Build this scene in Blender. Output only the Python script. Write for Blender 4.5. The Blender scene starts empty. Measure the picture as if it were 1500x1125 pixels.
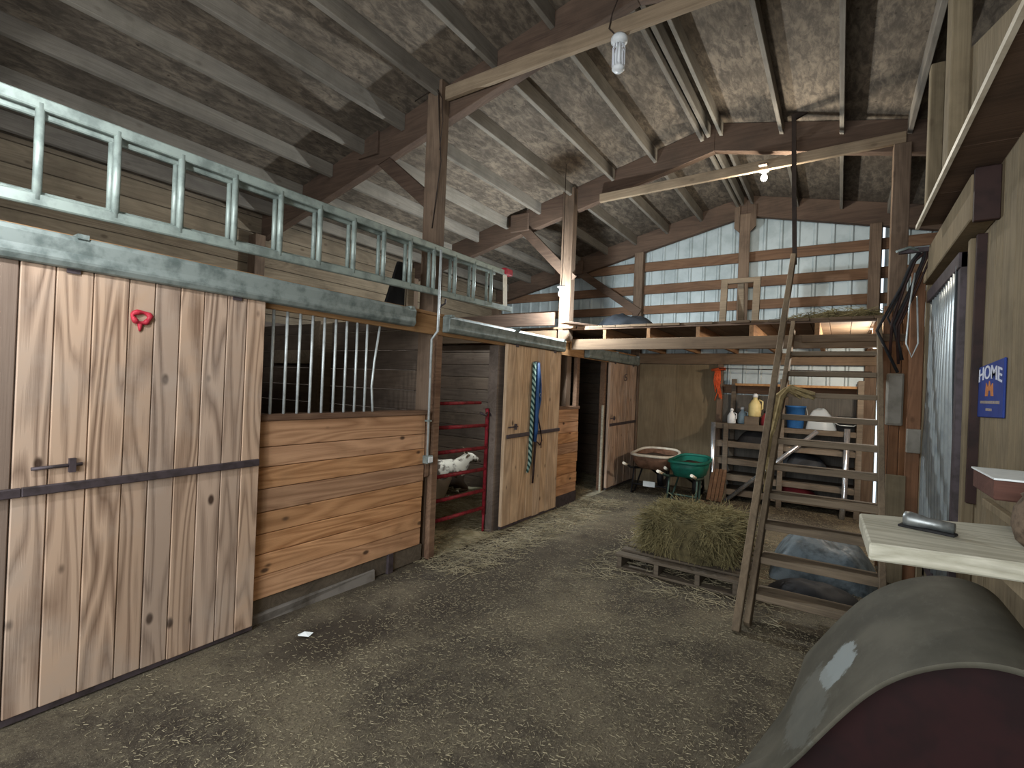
import bpy, bmesh, math, random
from mathutils import Vector, Matrix
random.seed(7)
S = bpy.context.scene
COL = S.collection

# ------------------------------------------------------------------ camera
CAM = Vector((0.0, 0.0, 1.6))
yaw, pitch, roll = 0.584794, 0.0030613, 0.0404543
fwd = Vector((-math.sin(yaw)*math.cos(pitch), math.cos(yaw)*math.cos(pitch), math.sin(pitch)))
rgt = Vector((math.cos(yaw), math.sin(yaw), 0))
upv = rgt.cross(fwd)
r2 = rgt*math.cos(roll) + upv*math.sin(roll)
u2 = -rgt*math.sin(roll) + upv*math.cos(roll)
cd = bpy.data.cameras.new('camera')
cam = bpy.data.objects.new('camera', cd); COL.objects.link(cam)
cam.matrix_world = Matrix(((r2.x, u2.x, -fwd.x, CAM.x), (r2.y, u2.y, -fwd.y, CAM.y), (r2.z, u2.z, -fwd.z, CAM.z), (0, 0, 0, 1)))
cd.sensor_fit = 'HORIZONTAL'; cd.sensor_width = 36.0; cd.lens = 725.99/1500*36.0
cd.clip_start = 0.02
S.camera = cam

# ------------------------------------------------------------------ world, daylight, exposure
S.view_settings.view_transform = 'Standard'
S.view_settings.look = 'None'
S.view_settings.exposure = 0.15
S.view_settings.gamma = 1.0
S.view_settings.use_curve_mapping = False
W = bpy.data.worlds.new('overcast_sky'); S.world = W; W.use_nodes = True
bg = W.node_tree.nodes['Background']
bg.inputs[0].default_value = (0.80, 0.90, 1.0, 1); bg.inputs[1].default_value = 1.6

def lamp(name, kind, loc, energy, color, rot=(0, 0, 0), size=0.1, size_y=None):
    l = bpy.data.lights.new(name, kind); l.energy = energy; l.color = color
    if kind == 'AREA':
        l.shape = 'RECTANGLE'; l.size = size; l.size_y = size_y or size
    else:
        l.shadow_soft_size = size
    o = bpy.data.objects.new(name, l); o.location = loc; o.rotation_euler = rot; COL.objects.link(o)
    return o
# daylight coming through the big open barn doorway behind the camera
lamp('doorway_daylight', 'AREA', (-0.9, -2.30, 1.85), 190, (0.93, 0.97, 1.0), (math.radians(66), 0, 0), 3.4, 2.6)

# ------------------------------------------------------------------ materials
def lin(h):
    h = h.lstrip('#'); out = []
    for i in (0, 2, 4):
        c = int(h[i:i+2], 16)/255.0
        out.append(c/12.92 if c <= 0.04045 else ((c+0.055)/1.055)**2.4)
    return (*out, 1.0)

class NT:
    def __init__(s, name):
        s.m = bpy.data.materials.new(name); s.m.use_nodes = True
        s.t = s.m.node_tree; s.b = s.t.nodes['Principled BSDF']
    def n(s, typ, **kw):
        nd = s.t.nodes.new(typ)
        for k, v in kw.items():
            setattr(nd, k, v)
        return nd
    def l(s, a, b): s.t.links.new(a, b)
    def val(s, sock, v):
        if hasattr(v, 'links'): s.l(v, sock)
        else: sock.default_value = v
    def math(s, op, a, b=0.0, clamp=False):
        nd = s.n('ShaderNodeMath', operation=op, use_clamp=clamp)
        s.val(nd.inputs[0], a); s.val(nd.inputs[1], b); return nd.outputs[0]
    def mix(s, f, a, b, mode='MIX'):
        nd = s.n('ShaderNodeMix', data_type='RGBA', blend_type=mode)
        s.val(nd.inputs[0], f); s.val(nd.inputs[6], a); s.val(nd.inputs[7], b); return nd.outputs[2]
    def noise(s, vec, scale, detail=4, rough=0.55, dist=0.0):
        nd = s.n('ShaderNodeTexNoise'); s.l(vec, nd.inputs['Vector'])
        nd.inputs['Scale'].default_value = scale; nd.inputs['Detail'].default_value = detail
        nd.inputs['Roughness'].default_value = rough; nd.inputs['Distortion'].default_value = dist
        return nd.outputs['Fac']
    def vor(s, vec, scale, feature='F1'):
        nd = s.n('ShaderNodeTexVoronoi', feature=feature); s.l(vec, nd.inputs['Vector'])
        nd.inputs['Scale'].default_value = scale; return nd.outputs['Distance']
    def ramp(s, f, lo, hi, smooth=True):
        nd = s.n('ShaderNodeMapRange', interpolation_type='SMOOTHSTEP' if smooth else 'LINEAR')
        s.val(nd.inputs[0], f); nd.inputs[1].default_value = lo; nd.inputs[2].default_value = hi
        return nd.outputs[0]
    def coords(s, scale=(1, 1, 1), island=0.0):
        tc = s.n('ShaderNodeTexCoord').outputs['Object']
        mp = s.n('ShaderNodeMapping'); s.l(tc, mp.inputs['Vector']); mp.inputs['Scale'].default_value = scale
        v = mp.outputs[0]
        if island:
            g = s.n('ShaderNodeNewGeometry'); cb = s.n('ShaderNodeCombineXYZ')
            for i, k in enumerate((1.0, 1.7, 2.3)):
                s.l(s.math('MULTIPLY', g.outputs['Random Per Island'], island*k), cb.inputs[i])
            ad = s.n('ShaderNodeVectorMath', operation='ADD'); s.l(v, ad.inputs[0]); s.l(cb.outputs[0], ad.inputs[1])
            v = ad.outputs[0]
        return v
    def bump(s, h, strength, dist=0.01):
        nd = s.n('ShaderNodeBump'); s.l(h, nd.inputs['Height'])
        nd.inputs['Strength'].default_value = strength; nd.inputs['Distance'].default_value = dist
        s.l(nd.outputs[0], s.b.inputs['Normal'])
    def out(s, col, rough=0.8, metal=0.0):
        s.val(s.b.inputs['Base Color'], col); s.val(s.b.inputs['Roughness'], rough)
        s.b.inputs['Metallic'].default_value = metal
        s.b.inputs['Specular IOR Level'].default_value = 0.25 if not metal else 0.5
        return s.m

def wood(name, light, dark, axis='Z', knots=0.6, figure=0.5, grime=0.4, grimecol='#5a5248', vary=0.5, rough=0.85):
    n = NT(name)
    a = {'X': 0, 'Y': 1, 'Z': 2}[axis]
    sc = [1.0, 1.0, 1.0]; sc[a] = 0.10
    v = n.coords(tuple(sc), 41.0)
    sc2 = [1.0, 1.0, 1.0]; sc2[a] = 0.02
    vf = n.coords(tuple(sc2), 17.0)
    sk = [1.0, 1.0, 1.0]; sk[a] = 0.55
    vk = n.coords(tuple(sk), 29.0)
    vo = n.coords((1, 1, 1), 0.0)
    broad = n.noise(v, 3.0, 3, 0.5)
    fig = n.math('PINGPONG', n.math('MULTIPLY', n.noise(v, 7.0, 1, 0.4, 0.3), 17.0), 1.0)
    fine = n.noise(vf, 130.0, 3, 0.6)
    f = n.math('ADD', n.math('MULTIPLY', fig, 0.35*figure), n.math('ADD', n.math('MULTIPLY', broad, 0.7), n.math('MULTIPLY', fine, 0.45)))
    f = n.ramp(f, 0.42, 0.95, False)
    c = n.mix(f, lin(dark), lin(light))
    g = n.n('ShaderNodeNewGeometry').outputs['Random Per Island']
    hsv = n.n('ShaderNodeHueSaturation')
    n.l(c, hsv.inputs['Color'])
    n.l(n.math('ADD', n.math('MULTIPLY', g, 0.6*vary), 1.0-0.32*vary), hsv.inputs['Value'])
    n.l(n.math('ADD', n.math('MULTIPLY', n.math('FRACT', n.math('MULTIPLY', g, 7.31)), 0.3*vary), 1.0-0.22*vary), hsv.inputs['Saturation'])
    c = hsv.outputs[0]
    if knots:
        k = n.vor(vk, 6.5)
        km = n.math('MULTIPLY', n.math('SUBTRACT', 1.0, n.ramp(k, 0.06, 0.15)), knots, True)
        c = n.mix(km, c, lin('#3a281d'))
    gm = n.math('MULTIPLY', n.ramp(n.noise(vo, 2.3, 5, 0.65), 0.42, 0.75), grime, True)
    c = n.mix(gm, c, lin(grimecol))
    n.bump(f, 0.35, 0.004)
    return n.out(c, rough)

def plain(name, col, col2=None, rough=0.6, metal=0.0, scale=8.0, lo=0.4, hi=0.7, bump=0.0):
    n = NT(name); v = n.coords()
    ns = n.noise(v, scale, 5, 0.6)
    c = n.mix(n.ramp(ns, lo, hi), lin(col), lin(col2 or col))
    if bump: n.bump(ns, bump, 0.01)
    return n.out(c, rough, metal)

M = {}
M['door'] = wood('weathered_door_boards', '#b1967f', '#6d5645', 'Z', 0.95, 1.5, 0.55, '#ab9c8e', 0.5)
M['door_tan'] = wood('tan_door_boards', '#c4a787', '#94785b', 'Z', 0.8, 1.0, 0.35, '#6d5f50', 0.35)
M['door_edge'] = wood('brown_edge_board', '#8a7768', '#6f5e52', 'Z', 0.0, 0.2, 0.25, '#8a7c70', 0.1)
M['stall'] = wood('orange_pine_planks', '#c2936a', '#8f6442', 'Y', 0.9, 1.1, 0.35, '#8a6a4c', 0.5)
M['ledge'] = wood('worn_ledge_wood', '#8b6d55', '#553c2c', 'Y', 0.4, 0.5, 0.5, '#4a3c30', 0.3)
M['header'] = wood('bright_header_board', '#b38a5c', '#84603c', 'Y', 0.4, 0.5, 0.3, '#6b563f', 0.3)
M['post'] = wood('old_post_wood', '#86705c', '#584739', 'Z', 0.3, 0.4, 0.5, '#3e352d', 0.3)
M['rafter'] = wood('rafter_wood', '#6f5a4a', '#4a3a30', 'X', 0.3, 0.4, 0.45, '#3f372f', 0.25)
M['purlin'] = wood('purlin_wood', '#928b7d', '#69625a', 'Y', 0.25, 0.3, 0.5, '#4d483f', 0.25)
M['tie'] = wood('tie_wood', '#a28e74', '#766450', 'X', 0.3, 0.4, 0.4, '#4a4136', 0.2)
M['girt'] = wood('girt_wood', '#8a6a50', '#5b4231', 'X', 0.3, 0.4, 0.4, '#4d4034', 0.3)
M['loftwood'] = wood('loft_timber', '#7a6650', '#514030', 'X', 0.3, 0.4, 0.5, '#443a30', 0.35)
M['joist'] = wood('joist_wood', '#a07a52', '#6b4d34', 'Y', 0.3, 0.4, 0.3, '#4d4034', 0.3)
M['stairwood'] = wood('loft_step_wood', '#877762', '#5c4f40', 'X', 0.3, 0.4, 0.5, '#4b443a', 0.25)
M['stringer'] = wood('step_stringer_wood', '#84735c', '#5c4e3e', 'Z', 0.3, 0.4, 0.5, '#4b443a', 0.25)
M['darkwall'] = wood('dark_stall_boards', '#7d6f64', '#594d44', 'Y', 0.3, 0.4, 0.5, '#332d28', 0.4)
M['darkwallx'] = wood('dark_partition_boards', '#827263', '#5c4e43', 'X', 0.3, 0.4, 0.5, '#332d28', 0.4)
M['eavewall'] = wood('eave_wall_boards', '#9c8c74', '#6f604e', 'Y', 0.5, 0.5, 0.4, '#4a4136', 0.4)
M['rightwall'] = wood('right_wall_boards', '#96866a', '#6a5d48', 'Z', 0.3, 0.4, 0.4, '#3e3629', 0.3)
M['rightbrown'] = wood('reddish_wall_boards', '#94694a', '#64452f', 'Z', 0.4, 0.4, 0.5, '#4a3c2d', 0.5)
M['pale'] = wood('pale_bare_board', '#cdc9b7', '#a29e8b', 'X', 0.1, 1.0, 0.35, '#8e8873', 0.1)
M['pallet'] = wood('grey_pallet_wood', '#6e6252', '#463d33', 'X', 0.2, 0.4, 0.5, '#332d26', 0.4)
M['darkinner'] = wood('dark_inner_boards', '#6c675f', '#4a4640', 'Z', 0.2, 0.4, 0.5, '#3b3833', 0.3)
M['plywood'] = wood('tan_plywood', '#8a7a60', '#6c5e48', 'Z', 0.15, 0.5, 0.4, '#544a3a', 0.15)
M['rackwood'] = wood('grey_rack_slats', '#7b6e5e', '#51473b', 'X', 0.2, 0.4, 0.5, '#3a332b', 0.4)

n = NT('roof_sheathing')
v = n.coords((1, 0.35, 1)); vo = n.coords()
a = n.noise(v, 17, 6, 0.72, 0.4); b = n.noise(vo, 1.4, 4, 0.6)
c = n.mix(n.ramp(a, 0.35, 0.7), lin('#524a41'), lin('#857868'))
c = n.mix(n.math('MULTIPLY', n.ramp(b, 0.4, 0.7), 0.55), c, lin('#4a4239'))
c = n.mix(n.math('MULTIPLY', n.ramp(n.vor(vo, 6.5), 0.1, 0.03), 0.7), c, lin('#2c231c'))
n.bump(a, 0.3, 0.004)
M['deck'] = n.out(c, 0.9)

n = NT('dirt_floor')
v = n.coords(); vs = n.coords((1, 0.45, 1))
a = n.noise(v, 1.1, 6, 0.65, 0.4); b = n.noise(v, 9, 8, 0.75); d = n.noise(vs, 70, 4, 0.7)
c = n.mix(n.ramp(a, 0.38, 0.66), lin('#413930'), lin('#6c6250'))
c = n.mix(n.math('MULTIPLY', n.ramp(b, 0.4, 0.7), 0.45), c, lin('#7d745f'))
c = n.mix(n.math('MULTIPLY', n.ramp(d, 0.54, 0.76), 0.4), c, lin('#9c9072'))
c = n.mix(n.math('MULTIPLY', n.ramp(n.noise(v, 60, 5, 0.75), 0.5, 0.36), 0.6), c, lin('#2e2821'))
c = n.mix(n.math('MULTIPLY', n.ramp(n.noise(v, 150, 2, 0.6), 0.6, 0.72), 0.7), c, lin('#a8a088'))
# dark patches: one by the stall curb, one along the aisle
tc = n.n('ShaderNodeTexCoord').outputs['Object']
def spot(cx, cy, sx, sy):
    mp = n.n('ShaderNodeMapping', vector_type='POINT'); n.l(tc, mp.inputs[0])
    mp.inputs['Scale'].default_value = (1/sx, 1/sy, 0); mp.inputs['Location'].default_value = (-cx/sx, -cy/sy, 0)
    ln = n.n('ShaderNodeVectorMath', operation='LENGTH'); n.l(mp.outputs[0], ln.inputs[0])
    return n.ramp(n.math('ADD', ln.outputs['Value'], n.math('MULTIPLY', n.noise(v, 5, 4), 0.9)), 1.55, 0.9)
for args, st in (((-2.55, 2.0, 0.32, 0.5), 0.75), ((-2.35, 3.5, 0.4, 1.5), 0.5), ((-1.9, 5.0, 0.5, 1.3), 0.45)):
    c = n.mix(n.math('MULTIPLY', spot(*args), st), c, lin('#362d24'))
h = n.math('ADD', n.math('MULTIPLY', b, 1.0), n.math('MULTIPLY', d, 0.5))
n.bump(h, 0.6, 0.03)
M['dirt'] = n.out(c, 0.95)

M['straw'] = plain('straw_stalks', '#a3987c', '#746a54', 0.85, scale=3.0)
M['hay'] = plain('hay_stalks', '#857a55', '#564f36', 0.9, scale=5.0)
M['haycore'] = plain('hay_core', '#5c5339', '#393322', 0.95, scale=14.0, bump=0.8)
M['bedding'] = plain('stall_bedding', '#bab294', '#8f8768', 0.95, scale=7.0, bump=0.8)
M['lightbed'] = plain('bright_straw_bedding', '#9b937c', '#6b6352', 0.95, scale=9.0, bump=0.8)
M['galv'] = plain('galvanized_track', '#89928d', '#5f6965', 0.55, 0.2, scale=11.0, bump=0.1)
M['alum'] = plain('dull_aluminum', '#97a29a', '#757f79', 0.5, 0.25, scale=10.0)
M['barsteel'] = plain('pale_steel_bars', '#c6ccca', '#a8adaa', 0.4, 0.3, scale=12.0)
M['iron'] = plain('dark_strap_iron', '#4c4245', '#38302f', 0.6, 0.3, scale=16.0)
M['chrome'] = plain('shiny_pipe_metal', '#e2e6ea', '#c4c8cc', 0.22, 0.85)
M['redsteel'] = plain('red_gate_paint', '#8e2630', '#5c1a1e', 0.45, 0.0, scale=14.0)
M['siding'] = plain('white_metal_siding', '#b9c3c3', '#a2adad', 0.5, 0.1, scale=3.0)
M['corr'] = plain('corrugated_steel', '#9ba1a0', '#80878a', 0.35, 0.3, scale=6.0)
M['bin'] = None
n = NT('dusty_bin_metal')
v = n.coords(); vs = n.coords((1, 0.4, 1))
c = n.mix(n.ramp(n.noise(v, 3, 5), 0.35, 0.7), lin('#4b483e'), lin('#605c50'))
c = n.mix(n.math('MULTIPLY', n.ramp(n.noise(vs, 22, 6, 0.7), 0.5, 0.75), 0.3), c, lin('#6d6b60'))
tc = n.n('ShaderNodeTexCoord').outputs['Object']
def blot(cx, cy, cz, sx, sy, sz):
    mp = n.n('ShaderNodeMapping'); n.l(tc, mp.inputs[0])
    mp.inputs['Scale'].default_value = (1/sx, 1/sy, 1/sz); mp.inputs['Location'].default_value = (-cx/sx, -cy/sy, -cz/sz)
    ln = n.n('ShaderNodeVectorMath', operation='LENGTH'); n.l(mp.outputs[0], ln.inputs[0])
    return n.ramp(n.math('ADD', ln.outputs['Value'], n.math('MULTIPLY', n.noise(v, 14, 5, 0.7), 1.2)), 1.6, 1.45)
c = n.mix(n.math('MULTIPLY', blot(-0.32, 0.40, 0.49, 0.10, 0.16, 0.12), 0.8), c, lin('#9aa2a1'))
c = n.mix(n.math('MULTIPLY', blot(-0.42, 0.3, 0.33, 0.14, 0.3, 0.16), 0.3), c, lin('#7d807a'))
n.bump(n.noise(vs, 18, 5, 0.6), 0.2, 0.01)
M['bin'] = n.out(c, 0.75, 0.0)
M['maroon'] = plain('maroon_panel', '#281010', '#1c0c0c', 0.7, scale=5.0)
M['white'] = plain('white_ceramic', '#dfe2e2', '#c9cccc', 0.4)
M['whiteplastic'] = plain('white_wire_cage', '#eceef2', '#d5d8e2', 0.4)
M['grey'] = plain('grey_box_paint', '#8d877b', '#787265', 0.55)
M['black'] = plain('black_rubber', '#1e1d1e', '#2b2a2a', 0.7)
M['blackpl'] = plain('black_plastic', '#1c1e20', '#2b2d2e', 0.5)
M['blue'] = plain('blue_nylon', '#274a78', '#1d375c', 0.6)
M['bluebucket'] = plain('blue_plastic', '#2d5f96', '#24507f', 0.45)
M['greenrope'] = None
n = NT('green_white_rope')
v = n.coords((1, 1, 1)); w = n.n('ShaderNodeTexWave', wave_type='BANDS', bands_direction='DIAGONAL'); n.l(v, w.inputs[0]); w.inputs['Scale'].default_value = 9.0
M['greenrope'] = n.out(n.mix(n.ramp(w.outputs['Fac'], 0.4, 0.6), lin('#1d3b38'), lin('#869d92')), 0.85)
M['leather'] = plain('dark_leather', '#35231f', '#231715', 0.6)
M['redpaint'] = plain('red_marker_paint', '#b3303e', '#8f2430', 0.5, scale=25.0)
M['cream'] = plain('cream_plastic', '#d9c98e', '#c2b078', 0.5)
M['rim'] = plain('pale_rim', '#e0d7c4', '#c6baa4', 0.5)
M['rusttray'] = plain('rusty_tray', '#7a5b48', '#59402f', 0.7, scale=9.0)
M['greentray'] = plain('green_tray', '#1c6656', '#165044', 0.5)
M['manure'] = plain('dry_muck', '#4b3d30', '#362b22', 0.95, scale=14.0, bump=0.7)
M['framegreen'] = plain('green_metal_frame', '#3c4d44', '#2c3a33', 0.5)
M['orange'] = plain('orange_twine', '#e2673a', '#c24d26', 0.7)
M['signblue'] = plain('sign_blue', '#2b3f86', '#243676', 0.5)
M['signwhite'] = plain('sign_white', '#d7dae6', '#c3c7d6', 0.5)
M['signorange'] = plain('sign_orange', '#c07a48', '#ab6a3c', 0.5)
M['signyellow'] = plain('sign_tan', '#9c8f86', '#8a7f78', 0.5)
M['tarp'] = plain('silver_tarp', '#656e72', '#3f4649', 0.55, 0.0, scale=9.0, bump=0.8)
M['darktarp'] = plain('dark_tarp', '#26292d', '#17191c', 0.6, scale=7.0, bump=0.5)
M['concrete'] = plain('grey_curb_concrete', '#77716a', '#453e35', 0.9, scale=4.0, bump=0.5)
M['paper'] = plain('white_paper', '#e6eae8', '#d3d8d6', 0.6)
M['maroonbox'] = wood('reddish_box_wood', '#6d4a3f', '#4d332b', 'X', 0.0, 0.3, 0.4, '#4a3a30', 0.1)
M['cord'] = plain('frayed_twine', '#9c8a63', '#7c6c4a', 0.95, scale=20.0)
M['clearwrap'] = None
n = NT('clear_plastic_wrap'); v = n.coords()
n.out(lin('#c9d2d6'), 0.35); n.b.inputs['Alpha'].default_value = 0.55
M['clearwrap'] = n.m
M['clearjar'] = plain('pale_blue_plastic', '#9fb3bb', '#8499a2', 0.4)
M['redjug'] = plain('red_plastic', '#7d2a2f', '#5c1f24', 0.5)
M['tool'] = plain('grey_tool_metal', '#8f9290', '#666a68', 0.4, 0.6, scale=20.0)
M['potbrown'] = plain('brown_coil', '#6a5a4a', '#493d31', 0.85, scale=30.0, bump=0.5)
M['wire'] = plain('dark_wire', '#3a2f28', '#2a221d', 0.7)
n = NT('goat_coat'); v = n.coords()
sp = n.n('ShaderNodeSeparateXYZ'); n.l(v, sp.inputs[0])
ns = n.math('SUBTRACT', n.math('ADD', n.noise(v, 4.0, 3, 0.5), 0.43), n.math('MULTIPLY', sp.outputs[2], 0.9))
c = n.mix(n.ramp(ns, 0.5, 0.56), lin('#e0d8c6'), lin('#5a4d42'))
M['goat'] = n.out(c, 0.95)
n = NT('white_goat_coat'); v = n.coords()
M['whitegoat'] = n.out(n.mix(n.noise(v, 6.0), lin('#d8d3c8'), lin('#b9b2a3')), 0.95)
M['horn'] = plain('dark_horn', '#5a4c3c', '#44392d', 0.6)
def emit(name, col, st):
    n = NT(name); n.b.inputs['Emission Color'].default_value = (*col, 1); n.b.inputs['Emission Strength'].default_value = st
    n.b.inputs['Base Color'].default_value = (0.9, 0.9, 0.9, 1); return n.m
M['bulb'] = emit('lit_led_bulb', (0.80, 0.92, 1.0), 60.0)
M['warmbulb'] = emit('lit_warm_bulb', (1.0, 0.93, 0.80), 40.0)

# ------------------------------------------------------------------ mesh helpers
class MB:
    def __init__(s): s.v = []; s.f = []; s.sm = []
    def add(s, vs, fs, smooth=False):
        o = len(s.v); s.v += [Vector(p) for p in vs]
        for f in fs: s.f.append([i+o for i in f]); s.sm.append(smooth)
        return s
    def box(s, x0, x1, y0, y1, z0, z1, jit=0.0):
        j = lambda: random.uniform(-jit, jit)
        vs = [(x+j(), y+j(), z+j()) for x in (x0, x1) for y in (y0, y1) for z in (z0, z1)]
        return s.add(vs, [(0, 1, 3, 2), (4, 6, 7, 5), (0, 4, 5, 1), (2, 3, 7, 6), (0, 2, 6, 4), (1, 5, 7, 3)])
    def beam(s, a, b, w, h, up=(0, 0, 1)):
        a = Vector(a); b = Vector(b); d = (b-a).normalized(); up = Vector(up)
        x = d.cross(up)
        if x.length < 1e-4: x = d.cross(Vector((1, 0, 0)))
        x.normalize(); y = x.cross(d).normalized()
        vs = []
        for p in (a, b):
            for i, k in ((-1, -1), (1, -1), (1, 1), (-1, 1)): vs.append(p + x*(i*w/2) + y*(k*h/2))
        return s.add(vs, [(3, 2, 1, 0), (4, 5, 6, 7), (0, 1, 5, 4), (1, 2, 6, 5), (2, 3, 7, 6), (3, 0, 4, 7)])
    def tube(s, pts, r, n=10, closed=False):
        pts = [Vector(p) for p in pts]; N = len(pts)
        rs = r if isinstance(r, (list, tuple)) else [r]*N
        rings = []; prev = None
        for i, p in enumerate(pts):
            if closed: d = pts[(i+1) % N]-pts[i-1]
            else: d = pts[min(i+1, N-1)]-pts[max(i-1, 0)]
            d.normalize()
            if prev is None:
                x = d.cross(Vector((0, 0, 1)))
                if x.length < 1e-3: x = d.cross(Vector((1, 0, 0)))
            else: x = prev - d*prev.dot(d)
            x.normalize(); prev = x; y = d.cross(x)
            rings.append([p+(x*math.cos(2*math.pi*k/n)+y*math.sin(2*math.pi*k/n))*rs[i] for k in range(n)])
        vs = [q for ring in rings for q in ring]; fs = []
        for i in range(N if closed else N-1):
            j = (i+1) % N
            for k in range(n): fs.append((i*n+k, i*n+(k+1) % n, j*n+(k+1) % n, j*n+k))
        s.add(vs, fs, True)
        if not closed:
            o = len(s.v)-len(vs)
            s.f.append([o+k for k in range(n)][::-1]); s.sm.append(False)
            s.f.append([o+(N-1)*n+k for k in range(n)]); s.sm.append(False)
        return s
    def lathe(s, prof, c=(0, 0, 0), n=20, axis=None, sx=1.0):
        c = Vector(c); q = Vector((0, 0, 1)).rotation_difference(Vector(axis)) if axis else None
        vs = []
        for r, z in prof:
            for k in range(n):
                p = Vector((r*math.cos(2*math.pi*k/n)*sx, r*math.sin(2*math.pi*k/n), z))
                if q: p = q @ p
                vs.append(c+p)
        fs = []
        for i in range(len(prof)-1):
            for k in range(n): fs.append((i*n+k, i*n+(k+1) % n, (i+1)*n+(k+1) % n, (i+1)*n+k))
        s.add(vs, fs, True); o = len(s.v)-len(vs)
        if prof[0][0] > 1e-4: s.f.append([o+k for k in range(n)][::-1]); s.sm.append(False)
        if prof[-1][0] > 1e-4: s.f.append([o+(len(prof)-1)*n+k for k in range(n)]); s.sm.append(False)
        return s
    def prism(s, poly, axis, lo, hi, smooth=False):
        # poly of 2D points in the two other axes (in x,y,z order), extruded along axis lo..hi
        n = len(poly); vs = []
        for t in (lo, hi):
            for a, b in poly:
                vs.append({'X': (t, a, b), 'Y': (a, t, b), 'Z': (a, b, t)}[axis])
        fs = [(i, (i+1) % n, n+(i+1) % n, n+i) for i in range(n)]
        s.add(vs, fs, smooth); o = len(s.v)-2*n
        s.f.append([o+i for i in range(n)][::-1]); s.sm.append(False)
        s.f.append([o+n+i for i in range(n)]); s.sm.append(False)
        return s
    def grid(s, fn, nu, nv, smooth=True):
        vs = [fn(i/nu, j/nv) for i in range(nu+1) for j in range(nv+1)]
        fs = [(i*(nv+1)+j, (i+1)*(nv+1)+j, (i+1)*(nv+1)+j+1, i*(nv+1)+j+1) for i in range(nu) for j in range(nv)]
        return s.add(vs, fs, smooth)
    def strand(s, p, d, L, w):
        p = Vector(p); d = Vector(d).normalized(); x = d.cross(Vector((random.uniform(-1, 1), random.uniform(-1, 1), random.uniform(-1, 1))))
        if x.length < 1e-4: return s
        x.normalize(); x *= w/2; y = d.cross(x)
        q = p+d*L
        return s.add([p+x, p-x*0.5+y*0.87, p-x*0.5-y*0.87, q+x, q-x*0.5+y*0.87, q-x*0.5-y*0.87], [(0, 1, 4, 3), (1, 2, 5, 4), (2, 0, 3, 5)])

def obj(name, mb, mat, parent=None, bevel=0.0, local=False, recalc=True, **props):
    me = bpy.data.meshes.new(name)
    off = parent_world(parent) if (parent and not local) else Vector((0, 0, 0))
    me.from_pydata([tuple(p-off) for p in mb.v], [], mb.f)
    me.polygons.foreach_set('use_smooth', mb.sm)
    if recalc and len(mb.f) < 30000:
        bm = bmesh.new(); bm.from_mesh(me); bmesh.ops.recalc_face_normals(bm, faces=bm.faces); bm.to_mesh(me); bm.free()
    me.materials.append(M[mat] if isinstance(mat, str) else mat)
    o = bpy.data.objects.new(name, me); COL.objects.link(o)
    if parent: o.parent = parent
    if bevel:
        b = o.modifiers.new('edge', 'BEVEL'); b.width = bevel; b.segments = 1; b.limit_method = 'ANGLE'; b.angle_limit = 0.7
    for k, v in props.items(): o[k] = v
    return o
def parent_world(o):
    p = Vector((0, 0, 0))
    while o: p += o.location; o = o.parent
    return p
def thing(name, label, cat, loc=(0, 0, 0), rotz=0.0, group=None):
    o = bpy.data.objects.new(name, None); COL.objects.link(o); o.empty_display_size = 0.1
    o.location = loc; o.rotation_euler = (0, 0, rotz); o['label'] = label; o['category'] = cat; o['kind'] = 'thing'
    if group: o['group'] = group
    return o
def tag(o, label, cat, group=None, kind='thing'):
    o['label'] = label; o['category'] = cat; o['kind'] = kind
    if group: o['group'] = group
    return o
def struct(name, mb, mat, bevel=0.0, parent=None):
    return obj(name, mb, mat, parent, bevel, kind='structure')
def tree_copy(src, loc, rotz=None, **props):
    c = src.copy(); COL.objects.link(c); c.location = loc
    if rotz is not None: c.rotation_euler = (0, 0, rotz)
    for k, v in props.items(): c[k] = v
    for ch in src.children:
        d = ch.copy(); COL.objects.link(d); d.parent = c
        for g in ch.children:
            e = g.copy(); COL.objects.link(e); e.parent = d
    return c

RX = -1.33
def zb(x): return 4.47-0.235*abs(x-RX)          # underside of the rafters
def zt(x): return zb(x)+0.33                     # top of the rafters = underside of the sheathing

# ------------------------------------------------------------------ shell
mb = MB(); mb.grid(lambda u, v: (-6.6+10.4*u, -2.6+11.6*v, 0.0), 8, 8, False); struct('floor', mb, 'dirt')
for nm, xe in (('ceiling', -6.45), ('ceiling', 3.8)):
    mb = MB(); a = RX
    mb.prism([(a, zt(a)), (xe, zt(xe)), (xe, zt(xe)+0.03), (a, zt(a)+0.03)], 'Y', -2.6, 9.0); struct(nm, mb, 'deck')
# end wall: ribbed white metal sheets, with one slit of daylight beside the right post
def ribbed(x0, x1, y, ztop, z0=0.0, pitch=0.23):
    mb = MB(); xs = []; x = x0
    while x < x1-1e-6:
        for dx, dy in ((0, 0), (0.02, -0.022), (0.045, -0.022), (0.065, 0)):
            if x+dx < x1: xs.append((x+dx, dy))
        x += pitch
    xs.append((x1, 0)); vs = []
    for px, dy in xs: vs += [(px, y+dy, z0), (px, y+dy, ztop(px))]
    mb.add(vs, [(2*i, 2*i+2, 2*i+3, 2*i+1) for i in range(len(xs)-1)])
    for px, dy in xs: pass
    vs = []
    for px, dy in xs: vs += [(px, y+dy+0.006, z0), (px, y+dy+0.006, ztop(px))]
    mb.add(vs, [(2*i+1, 2*i+3, 2*i+2, 2*i) for i in range(len(xs)-1)])
    return mb
struct('wall_back', ribbed(-6.4, 0.44, 8.80, lambda x: zt(x)), 'siding')
struct('wall_back', ribbed(0.468, 3.75, 8.80, lambda x: zt(x)), 'siding')
mb = MB().box(-6.3, 3.7, 8.83, 8.85, 2.25, 2.42); 
for (z0, z1) in ((3.75, 3.91), (3.34, 3.50), (2.98, 3.13)):
    struct('girt', MB().box(-6.3, 3.6, 8.73, 8.775, z0, z1), 'girt', 0.004)
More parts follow.
